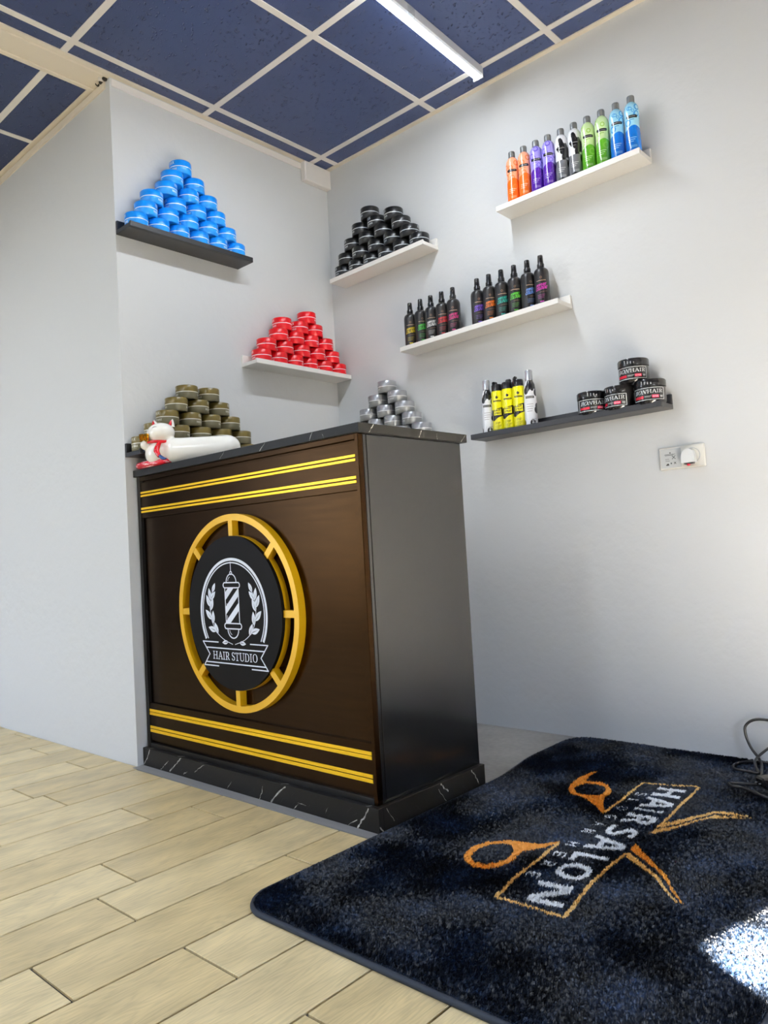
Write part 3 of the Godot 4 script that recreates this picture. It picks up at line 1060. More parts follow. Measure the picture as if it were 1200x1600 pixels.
func make_jar(called: String, base: Color, lid: Color, line: Color, ink: Color, metal := 0.0) -> Node3D:
	var t := thing(called, "", "jar")
	var r := 0.0428
	var b := lathe([Vector2(0, 0.003), Vector2(r - 0.008, 0.003), Vector2(r - 0.006, 0.0), Vector2(r - 0.002, 0.0), Vector2(r, 0.002), Vector2(r, 0.027), Vector2(r - 0.004, 0.027)], 36)
	var bm := jar_tex(false, base, ink, 1)
	bm.metallic = metal
	part(b, bm, "body", t)
	part(lathe([Vector2(r - 0.003, 0.0260), Vector2(r + 0.0006, 0.0260), Vector2(r + 0.0006, 0.0286), Vector2(r - 0.003, 0.0286)], 36), mat(line, 0.35), "white_line", t)
	var lm := jar_tex(true, lid, ink, 2)
	lm.metallic = metal
	part(lathe([Vector2(r - 0.003, 0.0284), Vector2(r + 0.0004, 0.0284), Vector2(r + 0.0004, 0.0508), Vector2(r - 0.0014, 0.053), Vector2(r - 0.005, 0.0534), Vector2(0, 0.0534)], 36), lm, "lid", t)
	return t

func ordinal(i: int) -> String:
	return ["first", "second", "third", "fourth", "fifth", "sixth", "seventh", "eighth", "ninth", "tenth", "eleventh"][i]

# rows: per row the places along the wall, from the room corner outwards
func pyramid(proto: Node3D, called: String, colour: String, where: String, wall: String, y0: float, rows: Array, group: String, seed_: int, tilt := 0.0, s0 := 0.0) -> void:
	var rng := RandomNumberGenerator.new()
	rng.seed = seed_
	for r in rows.size():
		var row: Array = rows[r]
		for i in row.size():
			var s: float = row[i]
			var d := 0.0575 + rng.randf_range(-0.0015, 0.0015)
			var y := y0 + r * 0.0536 + tilt * (s - s0)
			var at := Vector3(s, y, d) if wall == "right" else Vector3(d, y, s)
			var turn := (0.75 if wall == "right" else 0.95) + rng.randf_range(-0.55, 0.55)
			var rn := "bottom row" if r == 0 else "%s row up" % ordinal(r)
			if r == rows.size() - 1:
				rn = "topmost row"
			var label := "%s wax jar on %s, %s, %s from the corner" % [colour, where, rn, ordinal(i)]
			if row.size() == 1:
				label = "%s wax jar alone at the top of the pyramid on %s" % [colour, where]
			if r == 0 and i == 0:
				proto.position = at
				proto.rotation.y = turn
				proto.set_meta("label", label)
				proto.set_meta("group", group)
			else:
				dup(proto, called, at, turn, label, group)

func line_up(a: float, b: float, n: int) -> Array:
	var o := []
	for i in n:
		o.append(lerpf(a, b, float(i) / maxi(n - 1, 1)))
	return o

func build_shelves() -> void:
	var W2 := PI / 2
	make_ledge(0.566, M.black_shelf, "black wall shelf carrying the bright blue jars", Vector3(0, 1.982, 1.1315), W2, 0.0)
	make_ledge(0.566, M.white_shelf, "white wall shelf carrying the red jars", Vector3(0, 1.5525, 0.5735), W2, 0.0)
	make_ledge(0.566, M.black_shelf, "black wall shelf carrying the olive jars, partly behind the counter", Vector3(0, 1.136, 1.1315), W2, 0.0)
	make_ledge(0.566, M.white_shelf, "white wall shelf carrying the black jars", Vector3(0.094, 1.996, 0), 0.0, 0.02)
	make_ledge(0.576, M.white_shelf, "white wall shelf carrying the row of colourful bottles", Vector3(1.027, 2.016, 0), 0.0, 0.006)
	make_ledge(0.765, M.white_shelf, "long white wall shelf carrying black spray bottles", Vector3(0.5, 1.582, 0), 0.0, 0.018)
	make_ledge(0.77, M.black_shelf, "long black wall shelf carrying yellow cans and black tubs", Vector3(0.841, 1.153, 0), 0.0, 0.008)
	make_ledge(0.566, M.black_shelf, "black wall shelf carrying the silver jars, behind the counter", Vector3(0.094, 1.145, 0), 0.0, 0.0)
	var white := Color(0.93, 0.94, 0.95)
	var jb := make_jar("blue_wax_jar", Color(0.12, 0.57, 0.92), Color(0.05, 0.53, 0.92), white, white)
	pyramid(jb, "blue_wax_jar", "bright blue", "the black shelf", "back", 1.982 + LEDGE_TOP, [line_up(0.622, 1.077, 6), [0.665, 0.757, 0.85, 0.942, 1.036], [0.717, 0.81, 0.904, 1.008], [0.755, 0.843, 0.943], [0.813, 0.914], [0.873]], "bright blue wax jars in a pyramid", 31)
	var jr := make_jar("red_wax_jar", Color(0.86, 0.05, 0.12), Color(0.82, 0.02, 0.08), white, white)
	pyramid(jr, "red_wax_jar", "bright red", "the white shelf", "back", 1.5525 + LEDGE_TOP, [line_up(0.053, 0.507, 6), [0.093, 0.185, 0.28, 0.38, 0.476], [0.132, 0.222, 0.312, 0.407], [0.195, 0.283, 0.382], [0.232]], "bright red wax jars in a pyramid", 32)
	var jo := make_jar("olive_wax_jar", Color(0.43, 0.41, 0.31), Color(0.43, 0.37, 0.17), Color(0.88, 0.87, 0.82), Color(0.88, 0.87, 0.82))
	pyramid(jo, "olive_wax_jar", "olive brown", "shelf behind the cat", "back", 1.136 + LEDGE_TOP, [line_up(0.62, 1.088, 6), line_up(0.640, 1.035, 5), [0.694, 0.788, 0.881, 0.982], [0.743, 0.843, 0.941], [0.79, 0.89]], "olive brown wax jars in a pyramid", 33)
	var jk := make_jar("black_wax_jar", Color(0.075, 0.08, 0.09), Color(0.06, 0.063, 0.072), Color(0.78, 0.8, 0.82), Color(0.78, 0.8, 0.82))
	pyramid(jk, "black_wax_jar", "black", "the white shelf", "right", 1.996 + LEDGE_TOP, [line_up(0.145, 0.604, 6), [0.17, 0.263, 0.361, 0.459, 0.554], [0.214, 0.308, 0.404, 0.508], [0.268, 0.366, 0.468], [0.329]], "black wax jars in a pyramid", 34, 0.02, 0.094)
	var js := make_jar("silver_wax_jar", Color(0.60, 0.605, 0.60), Color(0.62, 0.63, 0.65), Color(0.9, 0.9, 0.9), Color(0.9, 0.9, 0.9), 0.45)
	pyramid(js, "silver_wax_jar", "silver grey", "the hidden shelf", "right", 1.145 + LEDGE_TOP, [line_up(0.145, 0.603, 6), [0.175, 0.27, 0.365, 0.46, 0.555], [0.208, 0.302, 0.4, 0.505], [0.253, 0.359, 0.468], [0.312, 0.428], [0.372]], "silver grey wax jars in a pyramid", 35)
	build_bottles()
	build_sprays()
	build_low_shelf()

func rings_on(c: Canvas, rng: RandomNumberGenerator, y0: float, y1: float, n: int, col: Color, fill: Color) -> void:
	for i in n:
		var p := Vector2(rng.randf_range(0, 256), rng.randf_range(y0, y1))
		var r := rng.randf_range(7, 17)
		c.disc(p, r, col, 1.15)
		c.disc(p, r * 0.62, fill, 1.15)

func blobs_on(c: Canvas, rng: RandomNumberGenerator, y0: float, y1: float, n: int, col: Color) -> void:
	for i in n:
		var p := Vector2(rng.randf_range(0, 256), rng.randf_range(y0, y1))
		var pts := PackedVector2Array()
		var r := rng.randf_range(14, 30)
		for k in 18:
			var w := 1.0 + 0.32 * sin(k * 0.7 + i * 2.0) + 0.18 * cos(k * 1.05 + i)
			pts.append(p + Vector2(cos(TAU * k / 18.0) * 0.95, sin(TAU * k / 18.0) * 1.25) * r * w)
		c.poly(pts, col)

func build_bottles() -> void:
	var prof := [Vector2(0, 0.003), Vector2(0.021, 0.0), Vector2(0.0245, 0.003), Vector2(0.0258, 0.012), Vector2(0.0258, 0.055), Vector2(0.0252, 0.078), Vector2(0.0238, 0.097), Vector2(0.0232, 0.108), Vector2(0.0238, 0.12), Vector2(0.025, 0.134), Vector2(0.0254, 0.148), Vector2(0.0248, 0.162), Vector2(0.0225, 0.175), Vector2(0.018, 0.184), Vector2(0.0125, 0.189), Vector2(0.0115, 0.191)]
	var body := lathe(prof, 32)
	var cap := lathe([Vector2(0.0105, 0.1895), Vector2(0.0128, 0.1897), Vector2(0.0128, 0.21), Vector2(0.0118, 0.2135), Vector2(0, 0.2135)], 24)
	var kinds := [
		["orange", Color(0.98, 0.66, 0.52), Color(0.94, 0.42, 0.10), Color(0.93, 0.5, 0.28)],
		["purple", Color(0.62, 0.58, 0.88), Color(0.30, 0.12, 0.60), Color(0.42, 0.36, 0.78)],
		["black and white cow print", Color(0.9, 0.9, 0.91), Color(0.42, 0.43, 0.45), Color(0.07, 0.07, 0.08)],
		["green", Color(0.80, 0.90, 0.66), Color(0.34, 0.62, 0.12), Color(0.60, 0.78, 0.34)],
		["blue", Color(0.62, 0.85, 0.95), Color(0.05, 0.42, 0.80), Color(0.25, 0.58, 0.85)]]
	var xs := [1.084, 1.137, 1.19, 1.242, 1.296, 1.349, 1.402, 1.456, 1.511, 1.566]
	for k in 5:
		var e: Array = kinds[k]
		var rng := RandomNumberGenerator.new()
		rng.seed = 70 + k
		var c := Canvas.new(256, 256, e[1])
		var low: Color = e[2]
		if k == 2:
			blobs_on(c, rng, 10, 130, 8, e[3])
			c.rect(0, 138, 256, 118, low)
			for q in [Vector2(60, 150), Vector2(190, 160), Vector2(120, 250), Vector2(250, 245), Vector2(10, 215)]:
				c.disc(q, 24, e[3], 1.2)
		else:
			rings_on(c, rng, 20, 126, 15, e[3], e[1])
			# wavy edge of the darker lower half
			var pts := PackedVector2Array([Vector2(0, 256), Vector2(0, 132)])
			for i in 33:
				pts.append(Vector2(i * 8, 128 - 9 * sin(i * 0.39 + 1.2)))
			pts.append(Vector2(256, 256))
			c.poly(pts, low)
			rings_on(c, rng, 150, 170, 4, low.lightened(0.12), low)
		# brand pill and text block, facing out
		for o in [128.0]:
			c.rect(o - 26, 72, 52, 13, Color(0.07, 0.07, 0.08))
			c.disc(Vector2(o - 26, 78.5), 6.5, Color(0.07, 0.07, 0.08))
			c.disc(Vector2(o + 26, 78.5), 6.5, Color(0.07, 0.07, 0.08))
			c.stroke([Vector2(o - 20, 78.5), Vector2(o + 20, 78.5)], 3.0, Color(0.5, 0.5, 0.52))
			c.stroke([Vector2(o - 22, 92), Vector2(o + 12, 92)], 2.0, low.darkened(0.2))
			for i in 3:
				c.stroke([Vector2(o - 26, 178 + i * 9), Vector2(o + 18 - i * 8, 178 + i * 9)], 3.0, low.lightened(0.6))
			c.rect(o - 16, 212, 36, 12, low.lightened(0.3))
		var m := painted(c.tex(), 0.22, 0.6)
		for j in 2:
			var i := k * 2 + j
			var x: float = xs[i]
			var t := thing("shampoo_bottle", "%s bottle with grey cap, %s of ten from the corner" % [e[0], ordinal(i)], "bottle", Vector3(x, 2.016 + LEDGE_TOP + 0.006 * (x - 1.027), 0.058), 0.42 - 0.04 * j, "colourful bottles in a row on the white shelf")
			part(body, m, "body", t)
			part(cap, M.cap_grey, "cap", t)

func build_sprays() -> void:
	var body := lathe([Vector2(0, 0.002), Vector2(0.024, 0.0), Vector2(0.0275, 0.003), Vector2(0.0282, 0.01), Vector2(0.0282, 0.126), Vector2(0.0275, 0.134), Vector2(0.0245, 0.142), Vector2(0.018, 0.1475), Vector2(0.0125, 0.149)], 32)
	var collar := lathe([Vector2(0.0115, 0.148), Vector2(0.0135, 0.148), Vector2(0.0135, 0.164), Vector2(0.012, 0.1675), Vector2(0.0095, 0.168)], 20)
	var st := st_new()
	# trigger head: tapered, with a nozzle facing out
	var sh := lathe([Vector2(0.0105, 0.1675), Vector2(0.0108, 0.172), Vector2(0.0098, 0.196), Vector2(0.0088, 0.1985), Vector2(0, 0.1985)], 20)
	st.append_from(sh, 0, Transform3D.IDENTITY)
	st.append_from(box(Vector3(-0.003, 0.184, 0.006), Vector3(0.003, 0.190, 0.0125), 0.001), 0, Transform3D.IDENTITY)
	var head := st.commit()
	var cols := [["yellow", Color(0.95, 0.83, 0.12)], ["bright green", Color(0.25, 0.78, 0.25)], ["white", Color(0.95, 0.95, 0.95)], ["red", Color(0.90, 0.20, 0.22)], ["pink", Color(0.90, 0.25, 0.55)],
		["purple", Color(0.48, 0.32, 0.85)], ["orange", Color(0.97, 0.48, 0.10)], ["teal", Color(0.15, 0.72, 0.66)], ["lime green", Color(0.35, 0.80, 0.22)], ["light blue", Color(0.40, 0.60, 0.95)], ["magenta", Color(0.85, 0.18, 0.72)]]
	var xs := [0.531, 0.5895, 0.6465, 0.705, 0.7635, 0.886, 0.9435, 1.0015, 1.0605, 1.1195, 1.178]
	for i in 11:
		var col: Color = cols[i][1]
		var c := Canvas.new(256, 224, Color(0.105, 0.105, 0.112))
		var o := 128.0
		var faint := Color(0.55, 0.42, 0.34)
		c.disc(Vector2(o, 62), 6, faint)
		c.disc(Vector2(o, 62), 4, Color(0.105, 0.105, 0.112))
		c.stroke([Vector2(o - 26, 81), Vector2(o + 26, 79)], 4.0, Color(0.58, 0.48, 0.40))
		c.text("PERFUME", sans_bold, Vector2(o - 30, 117), Vector2(56, -10), Vector2(5, -15), col)
		c.text("COLOGNE", sans_bold, Vector2(o - 34, 138), Vector2(66, -11), Vector2(6, -19), col)
		c.stroke([Vector2(o - 10, 146), Vector2(o + 32, 142)], 1.6, faint)
		for k in 3:
			c.stroke([Vector2(o - 24, 162 + 9 * k), Vector2(o + 20 - 4 * k, 160 + 9 * k)], 2.2, col.lerp(Color(0.3, 0.3, 0.3), 0.5))
		c.rect(o - 11, 196, 22, 7, col.lerp(Color(0.4, 0.4, 0.4), 0.25))
		c.rect(0, 60, 12, 150, Color(0.5, 0.5, 0.5))
		var five := i < 5
		var lab := "black spray bottle with %s lettering, %s of the %s" % [cols[i][0], ordinal(i if five else i - 5), "five by the corner" if five else "six in the larger group"]
		var x: float = xs[i]
		var t := thing("spray_bottle", lab, "spray bottle", Vector3(x, 1.582 + LEDGE_TOP + 0.018 * (x - 0.5), 0.06), [0.62, 0.85, 0.6, 0.62, 0.5, 0.75, 0.62, 0.55, 0.55, 0.9, 0.4][i], "black cologne spray bottles")
		part(body, painted(c.tex(), 0.3), "body", t)
		part(collar, M.black_gloss, "collar", t)
		part(head, M.black_gloss, "spray_head", t)

func build_low_shelf() -> void:
	var y0 := 1.153 + LEDGE_TOP
	# cow print cans
	var rng := RandomNumberGenerator.new()
	rng.seed = 91
	var c := Canvas.new(256, 224, Color(0.93, 0.93, 0.94))
	blobs_on(c, rng, 0, 100, 6, Color(0.07, 0.07, 0.08))
	for q in [Vector2(70, 205), Vector2(140, 208), Vector2(235, 190), Vector2(180, 128), Vector2(172, 146), Vector2(40, 115), Vector2(112, 40), Vector2(100, 52), Vector2(150, 14), Vector2(168, 24), Vector2(176, 62)]:
		c.disc(q, 17, Color(0.08, 0.08, 0.09), 1.1)
	c.rect(96, 78, 62, 11, Color(0.10, 0.10, 0.11))
	c.stroke([Vector2(102, 83.5), Vector2(150, 83.5)], 3.0, Color(0.6, 0.6, 0.6))
	for i in 4:
		c.stroke([Vector2(104, 118 + 11 * i), Vector2(148 - 3 * i, 118 + 11 * i)], 2.0, Color(0.55, 0.52, 0.52))
	for i in 3:
		c.stroke([Vector2(132, 188 + 9 * i), Vector2(166, 188 + 9 * i)], 2.0, Color(0.7, 0.7, 0.72))
	var cm := painted(c.tex(), 0.25, 0.5)
	var cb := lathe([Vector2(0, 0.002), Vector2(0.02, 0.0), Vector2(0.0235, 0.003), Vector2(0.0242, 0.01), Vector2(0.0242, 0.09), Vector2(0.0225, 0.118), Vector2(0.0225, 0.14), Vector2(0.02, 0.162), Vector2(0.0145, 0.176), Vector2(0.012, 0.178)], 28)
	var cc := lathe([Vector2(0.0125, 0.177), Vector2(0.0145, 0.178), Vector2(0.0142, 0.214), Vector2(0.0125, 0.218), Vector2(0, 0.218)], 20)
	for e in [[0.8985, "at the wall corner end of the low shelf"], [1.094, "between the yellow cans and the tubs"]]:
		var t := thing("cow_print_spray_bottle", "white bottle with black cow spots, %s" % e[1], "bottle", Vector3(e[0], y0 + 0.008 * (e[0] - 0.841), 0.058), 0.5, "cow print spray bottles")
		part(cb, cm, "body", t)
		part(cc, M.silver_cap, "cap", t)
	# yellow hair spray cans
	var yc := Color(0.93, 0.90, 0.06)
	var ink := Color(0.12, 0.10, 0.07)
	c = Canvas.new(256, 256, yc)
	c.disc(Vector2(128, 42), 9, ink)
	c.disc(Vector2(133, 34), 4, yc)
	c.rect(100, 60, 58, 9, ink)
	c.stroke([Vector2(106, 64.5), Vector2(152, 64.5)], 3.0, Color(0.6, 0.56, 0.1))
	c.poly(PackedVector2Array([Vector2(0, 150), Vector2(0, 128), Vector2(128, 112), Vector2(256, 84), Vector2(256, 128), Vector2(128, 168), Vector2(100, 186)]), ink)
	c.rect(98, 114, 58, 38, yc)
	c.text("HAIR", sans_bold, Vector2(104, 130), Vector2(44, -3), Vector2(0, -13), ink)
	c.text("SPRAY", sans_bold, Vector2(104, 148), Vector2(46, -3), Vector2(0, -13), ink)
	c.text("DEEP", sans, Vector2(108, 208), Vector2(34, -2), Vector2(0, -13), ink)
	for i in 3:
		c.stroke([Vector2(108, 216 + 7 * i), Vector2(152 - 8 * i, 214 + 7 * i)], 2.0, Color(0.45, 0.43, 0.08))
	c.rect(0, 236, 256, 20, Color(0.66, 0.66, 0.08))
	var ym := painted(c.tex(), 0.25, 0.4)
	var yb := lathe([Vector2(0, 0.002), Vector2(0.021, 0.0), Vector2(0.0234, 0.002), Vector2(0.0234, 0.155), Vector2(0.022, 0.162), Vector2(0.0205, 0.164)], 28)
	var st := st_new()
	st.append_from(lathe([Vector2(0.0205, 0.163), Vector2(0.0218, 0.164), Vector2(0.0214, 0.186), Vector2(0.0195, 0.19), Vector2(0, 0.19)], 24), 0, Transform3D.IDENTITY)
	st.append_from(box(Vector3(-0.012, 0.188, -0.018), Vector3(0.012, 0.204, -0.004), 0.004), 0, Transform3D.IDENTITY)
	var yh := st.commit()
	var yx := [0.9485, 0.9968, 1.0455]
	for i in 3:
		var t := thing("yellow_hair_spray_can", ["yellow hair spray can beside the white cow bottle at the shelf end", "yellow hair spray can between two other yellow cans", "yellow hair spray can, the one nearest the black tubs"][i], "spray can", Vector3(yx[i], y0 + 0.008 * (yx[i] - 0.841), 0.06), 0.45, "yellow hair spray cans")
		part(yb, ym, "can", t)
		var h := part(yh, M.black_gloss, "spray_cap", t)
		h.rotation.y = [0.9, -0.4, 1.9][i]
	# black hair wax tubs
	c = Canvas.new(512, 128, Color(0.075, 0.075, 0.082))
	var wh := Color(0.90, 0.91, 0.92)
	for o in [256.0]:
		c.stroke([Vector2(o - 92, 8), Vector2(o + 92, 8), Vector2(o + 92, 120), Vector2(o - 92, 120), Vector2(o - 92, 8)], 4.0, wh)
		c.text("BON", serif, Vector2(o - 80, 62), Vector2(72, 0), Vector2(8, -38), wh)
		c.text("HAIR", serif, Vector2(o - 2, 58), Vector2(84, 0), Vector2(0, -34), wh)
		c.rect(o - 84, 80, 62, 26, Color(0.72, 0.08, 0.18))
		c.stroke([Vector2(o - 18, 88), Vector2(o + 18, 88)], 5.0, Color(0.7, 0.7, 0.7))
		c.stroke([Vector2(o - 18, 98), Vector2(o + 12, 98)], 3.0, Color(0.5, 0.5, 0.5))
		c.rect(o + 22, 78, 38, 28, Color(0.80, 0.15, 0.30))
		c.text("ONE", sans_bold, Vector2(o + 25, 100), Vector2(32, 0), Vector2(0, -16), Color(0.95, 0.75, 0.8))
		c.text("W", sans_bold, Vector2(o + 66, 102), Vector2(18, 0), Vector2(0, -20), wh)
	var tm := painted(c.tex(), 0.2, 0.5)
	var tb := lathe([Vector2(0, 0.004), Vector2(0.04, 0.004), Vector2(0.043, 0.0), Vector2(0.0465, 0.0), Vector2(0.0505, 0.006), Vector2(0.0505, 0.056), Vector2(0.048, 0.058)], 44)
	var label_only := lathe([Vector2(0.0507, 0.009), Vector2(0.0507, 0.054)], 44)
	var tl := lathe([Vector2(0.047, 0.0575), Vector2(0.0515, 0.0575), Vector2(0.0518, 0.059), Vector2(0.0518, 0.078), Vector2(0.0495, 0.0815), Vector2(0.046, 0.082), Vector2(0, 0.082)], 44)
	var spots := [[Vector3(1.347, 0, 0.062), 0.55, "black hair wax tub at the left end of the tubs, by the cans"], [Vector3(1.452, 0, 0.064), -0.25, "black hair wax tub in the middle of the three lower tubs"], [Vector3(1.562, 0, 0.064), 0.2, "black hair wax tub at the open end of the long black shelf"], [Vector3(1.508, 0.0822, 0.062), 0.2, "black hair wax tub stacked on top of the two others"]]
	var tick := mat(Color(0.55, 0.56, 0.58), 0.4)
	for i in 4:
		var s: Array = spots[i]
		var at: Vector3 = s[0]
		at.y += y0 + 0.008 * (at.x - 0.841)
		var t := thing("hair_wax_tub", s[2], "tub", at, s[1], "black hair wax tubs")
		part(tb, M.black_gloss, "tub_body", t)
		part(label_only, tm, "label", t)
		var lid := part(tl, M.black_gloss, "lid", t)
		var ls := st_new()
		for k in 4:
			var a := -0.35 + 0.2 * k
			ls.append_from(box(Vector3(-0.0015, 0.063, 0.0516), Vector3(0.0015, 0.075 - 0.002 * k, 0.0522)), 0, Transform3D(Basis(Vector3.UP, a), Vector3.ZERO))
		part(ls.commit(), tick, "lid_print", lid)

# ------------------------------------------------------------------ socket
func build_socket() -> void:
	var t := thing("wall_socket", "white double wall socket with a plugged in charger", "socket", Vector3(1.553, 0.954, 0))
	part(box(Vector3(0, 0, 0), Vector3(0.153, 0.077, 0.009), 0.003), M.plate, "cover_plate", t)
	part(box(Vector3(0.006, 0.006, 0.009), Vector3(0.075, 0.071, 0.0105), 0.0008), M.plate_grey, "blank_module", t)
	part(box(Vector3(0.079, 0.006, 0.009), Vector3(0.147, 0.071, 0.0105), 0.0008), M.plate, "outlet_module", t)
	var st := st_new()
	ring3(st, Vector2(0.113, 0.04), 0.0235, 0.026, 0.0105, 0.012, 0, TAU, 40)
	part(st.commit(), M.plate_grey, "outlet_rim", t)
	st = st_new()
	for l in [[[0.020, 0.052], [0.056, 0.052]], [[0.022, 0.049], [0.050, 0.049]], [[0.022, 0.036], [0.034, 0.036]], [[0.022, 0.03], [0.036, 0.03]]]:
		stroke3(st, [Vector2(l[0][0], l[0][1]), Vector2(l[1][0], l[1][1])], 0.0012, 0.0105, 0.0108)
	for x in [[0.0505, 0.041, 0.0055], [0.054, 0.0215, 0.003], [0.041, 0.021, 0.002], [0.039, 0.057, 0.0015]]:
		stroke3(st, [Vector2(x[0] - x[2], x[1] - x[2]), Vector2(x[0] + x[2], x[1] + x[2])], 0.0016, 0.0105, 0.0108)
		stroke3(st, [Vector2(x[0] - x[2], x[1] + x[2]), Vector2(x[0] + x[2], x[1] - x[2])], 0.0016, 0.0105, 0.0108)
	prism(st, PackedVector2Array([Vector2(0.022, 0.0145), Vector2(0.034, 0.0145), Vector2(0.0325, 0.021), Vector2(0.027, 0.0205)]), 0.0105, 0.0108)
	part(st.commit(), M.ink, "module_print", t)
	var p := thing("plug_charger", "white round topped plug charger in the wall socket, red light below", "charger", Vector3(1.553, 0.954, 0))
	st = st_new()
	var outline := PackedVector2Array([Vector2(0.083, 0.016), Vector2(0.127, 0.016), Vector2(0.127, 0.036)])
	for i in range(1, 12):
		var a := PI * i / 12.0
		outline.append(Vector2(0.105 + cos(a) * 0.022, 0.038 + sin(a) * 0.024))
	outline.append(Vector2(0.083, 0.036))
	prism(st, outline, 0.0121, 0.034)
	part(st.commit(), M.plastic_white, "charger_body", p)
	part(box(Vector3(0.09, 0.0112, 0.0125), Vector3(0.12, 0.016, 0.03), 0.001), M.ink, "connector_slot", p)
	part(box(Vector3(0.099, 0.006, 0.016), Vector3(0.107, 0.0125, 0.031), 0.002), M.red, "red_connector", p)

# ------------------------------------------------------------------ rug
func rug_left(z: float) -> float:
	return lerpf(1.166, 1.207, smoothstep(0.3, 0.62, z))

func build_rug() -> void:
	var x1 := 2.19
	var za := 0.028
	var zb := 1.588
	var X0 := 1.16
	var k := 1000.0
	var navy := Color(0.070, 0.105, 0.160)
	var c := Canvas.new(1040, 1600, navy, k)
	# brushed pile: paler streaks and flecks paint its sheen and glints into the colour
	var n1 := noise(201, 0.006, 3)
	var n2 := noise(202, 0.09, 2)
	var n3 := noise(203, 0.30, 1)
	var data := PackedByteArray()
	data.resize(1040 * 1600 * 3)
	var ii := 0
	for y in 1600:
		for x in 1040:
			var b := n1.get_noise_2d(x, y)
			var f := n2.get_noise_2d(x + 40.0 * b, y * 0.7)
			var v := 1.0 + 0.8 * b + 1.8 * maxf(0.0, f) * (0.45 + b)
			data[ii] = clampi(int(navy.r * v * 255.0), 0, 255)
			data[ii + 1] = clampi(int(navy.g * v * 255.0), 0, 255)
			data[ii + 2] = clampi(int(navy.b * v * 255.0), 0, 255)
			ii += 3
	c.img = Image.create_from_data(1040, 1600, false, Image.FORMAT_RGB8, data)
	var o := Vector2(X0, 0.0)
	var org := Color(0.93, 0.64, 0.24)
	var pale := Color(0.93, 0.76, 0.46)
	var wht := Color(0.93, 0.94, 0.95)
	var V := func(a: Array) -> PackedVector2Array:
		var r := PackedVector2Array()
		for q in a:
			r.append(Vector2(q[0], q[1]) - o)
		return r
	var VA := func(a: Array) -> Array:
		var r := []
		for q in a:
			r.append(Vector2(q[0], q[1]) - o)
		return r
	c.poly(V.call([[1.439, 0.386], [1.442, 0.448], [1.451, 0.488], [1.467, 0.487], [1.496, 0.478], [1.525, 0.494], [1.555, 0.532], [1.564, 0.567], [1.561, 0.589], [1.582, 0.641], [1.611, 0.689], [1.617, 0.715], [1.575, 0.67], [1.525, 0.631], [1.49, 0.616], [1.468, 0.614], [1.445, 0.586], [1.428, 0.539], [1.421, 0.476], [1.421, 0.437], [1.429, 0.396]]), org)
	c.poly(V.call([[1.457, 0.572], [1.452, 0.539], [1.463, 0.51], [1.49, 0.501], [1.52, 0.511], [1.538, 0.535], [1.543, 0.567], [1.532, 0.592], [1.5, 0.603], [1.479, 0.597]]), navy)
	c.poly(V.call([[1.618, 0.933], [1.611, 0.962], [1.598, 1.002], [1.576, 1.031], [1.572, 1.046], [1.58, 1.08], [1.579, 1.112], [1.569, 1.145], [1.554, 1.162], [1.525, 1.169], [1.495, 1.158], [1.473, 1.137], [1.463, 1.112], [1.461, 1.071], [1.474, 1.036], [1.495, 1.015], [1.514, 0.998], [1.54, 0.99], [1.572, 0.981], [1.597, 0.962]]), org)
	c.poly(V.call([[1.49, 1.131], [1.48, 1.105], [1.48, 1.072], [1.491, 1.043], [1.51, 1.026], [1.531, 1.023], [1.549, 1.039], [1.563, 1.068], [1.565, 1.098], [1.555, 1.127], [1.537, 1.144], [1.513, 1.147]]), navy)
	c.poly(V.call([[1.764, 0.735], [1.762, 0.707], [1.788, 0.663], [1.82, 0.594], [1.841, 0.547], [1.873, 0.533], [1.908, 0.535], [1.934, 0.538], [1.907, 0.546], [1.849, 0.56], [1.834, 0.591], [1.797, 0.685]]), pale)
	c.poly(V.call([[1.763, 0.779], [1.767, 0.742], [1.801, 0.694], [1.839, 0.602], [1.853, 0.571], [1.894, 0.556], [1.942, 0.551], [1.897, 0.568], [1.858, 0.592], [1.833, 0.632], [1.806, 0.712], [1.787, 0.752]]), pale)
	c.poly(V.call([[1.765, 0.849], [1.785, 0.868], [1.819, 0.904], [1.869, 0.953], [1.893, 0.98], [1.921, 1.022], [1.965, 1.078], [1.96, 1.08], [1.914, 1.022], [1.88, 0.98], [1.849, 0.949], [1.804, 0.915], [1.769, 0.889]]), org)
	c.poly(V.call([[1.781, 0.935], [1.772, 0.905], [1.822, 0.942], [1.872, 0.984], [1.913, 1.034], [1.956, 1.082], [1.951, 1.084], [1.908, 1.038], [1.868, 0.995], [1.823, 0.960]]), pale)
	c.stroke(VA.call([[1.615, 0.700], [1.607, 0.56], [1.6, 0.422], [1.673, 0.402], [1.746, 0.380], [1.752, 0.46], [1.757, 0.55], [1.764, 0.63], [1.766, 0.715]]), 0.0085, pale)
	c.stroke(VA.call([[1.618, 0.943], [1.620, 1.0], [1.626, 1.083], [1.631, 1.165], [1.643, 1.223], [1.648, 1.262], [1.727, 1.259], [1.802, 1.258], [1.798, 1.223], [1.786, 1.155], [1.777, 1.09], [1.771, 1.0], [1.772, 0.915]]), 0.0085, pale)
	# the words run along +z with their tops towards +x
	var put := func(s: String, f: Font, bl: Vector2, br: Vector2, tl: Vector2) -> void:
		c.text(s, f, bl - o, br - bl, tl - bl, wht)
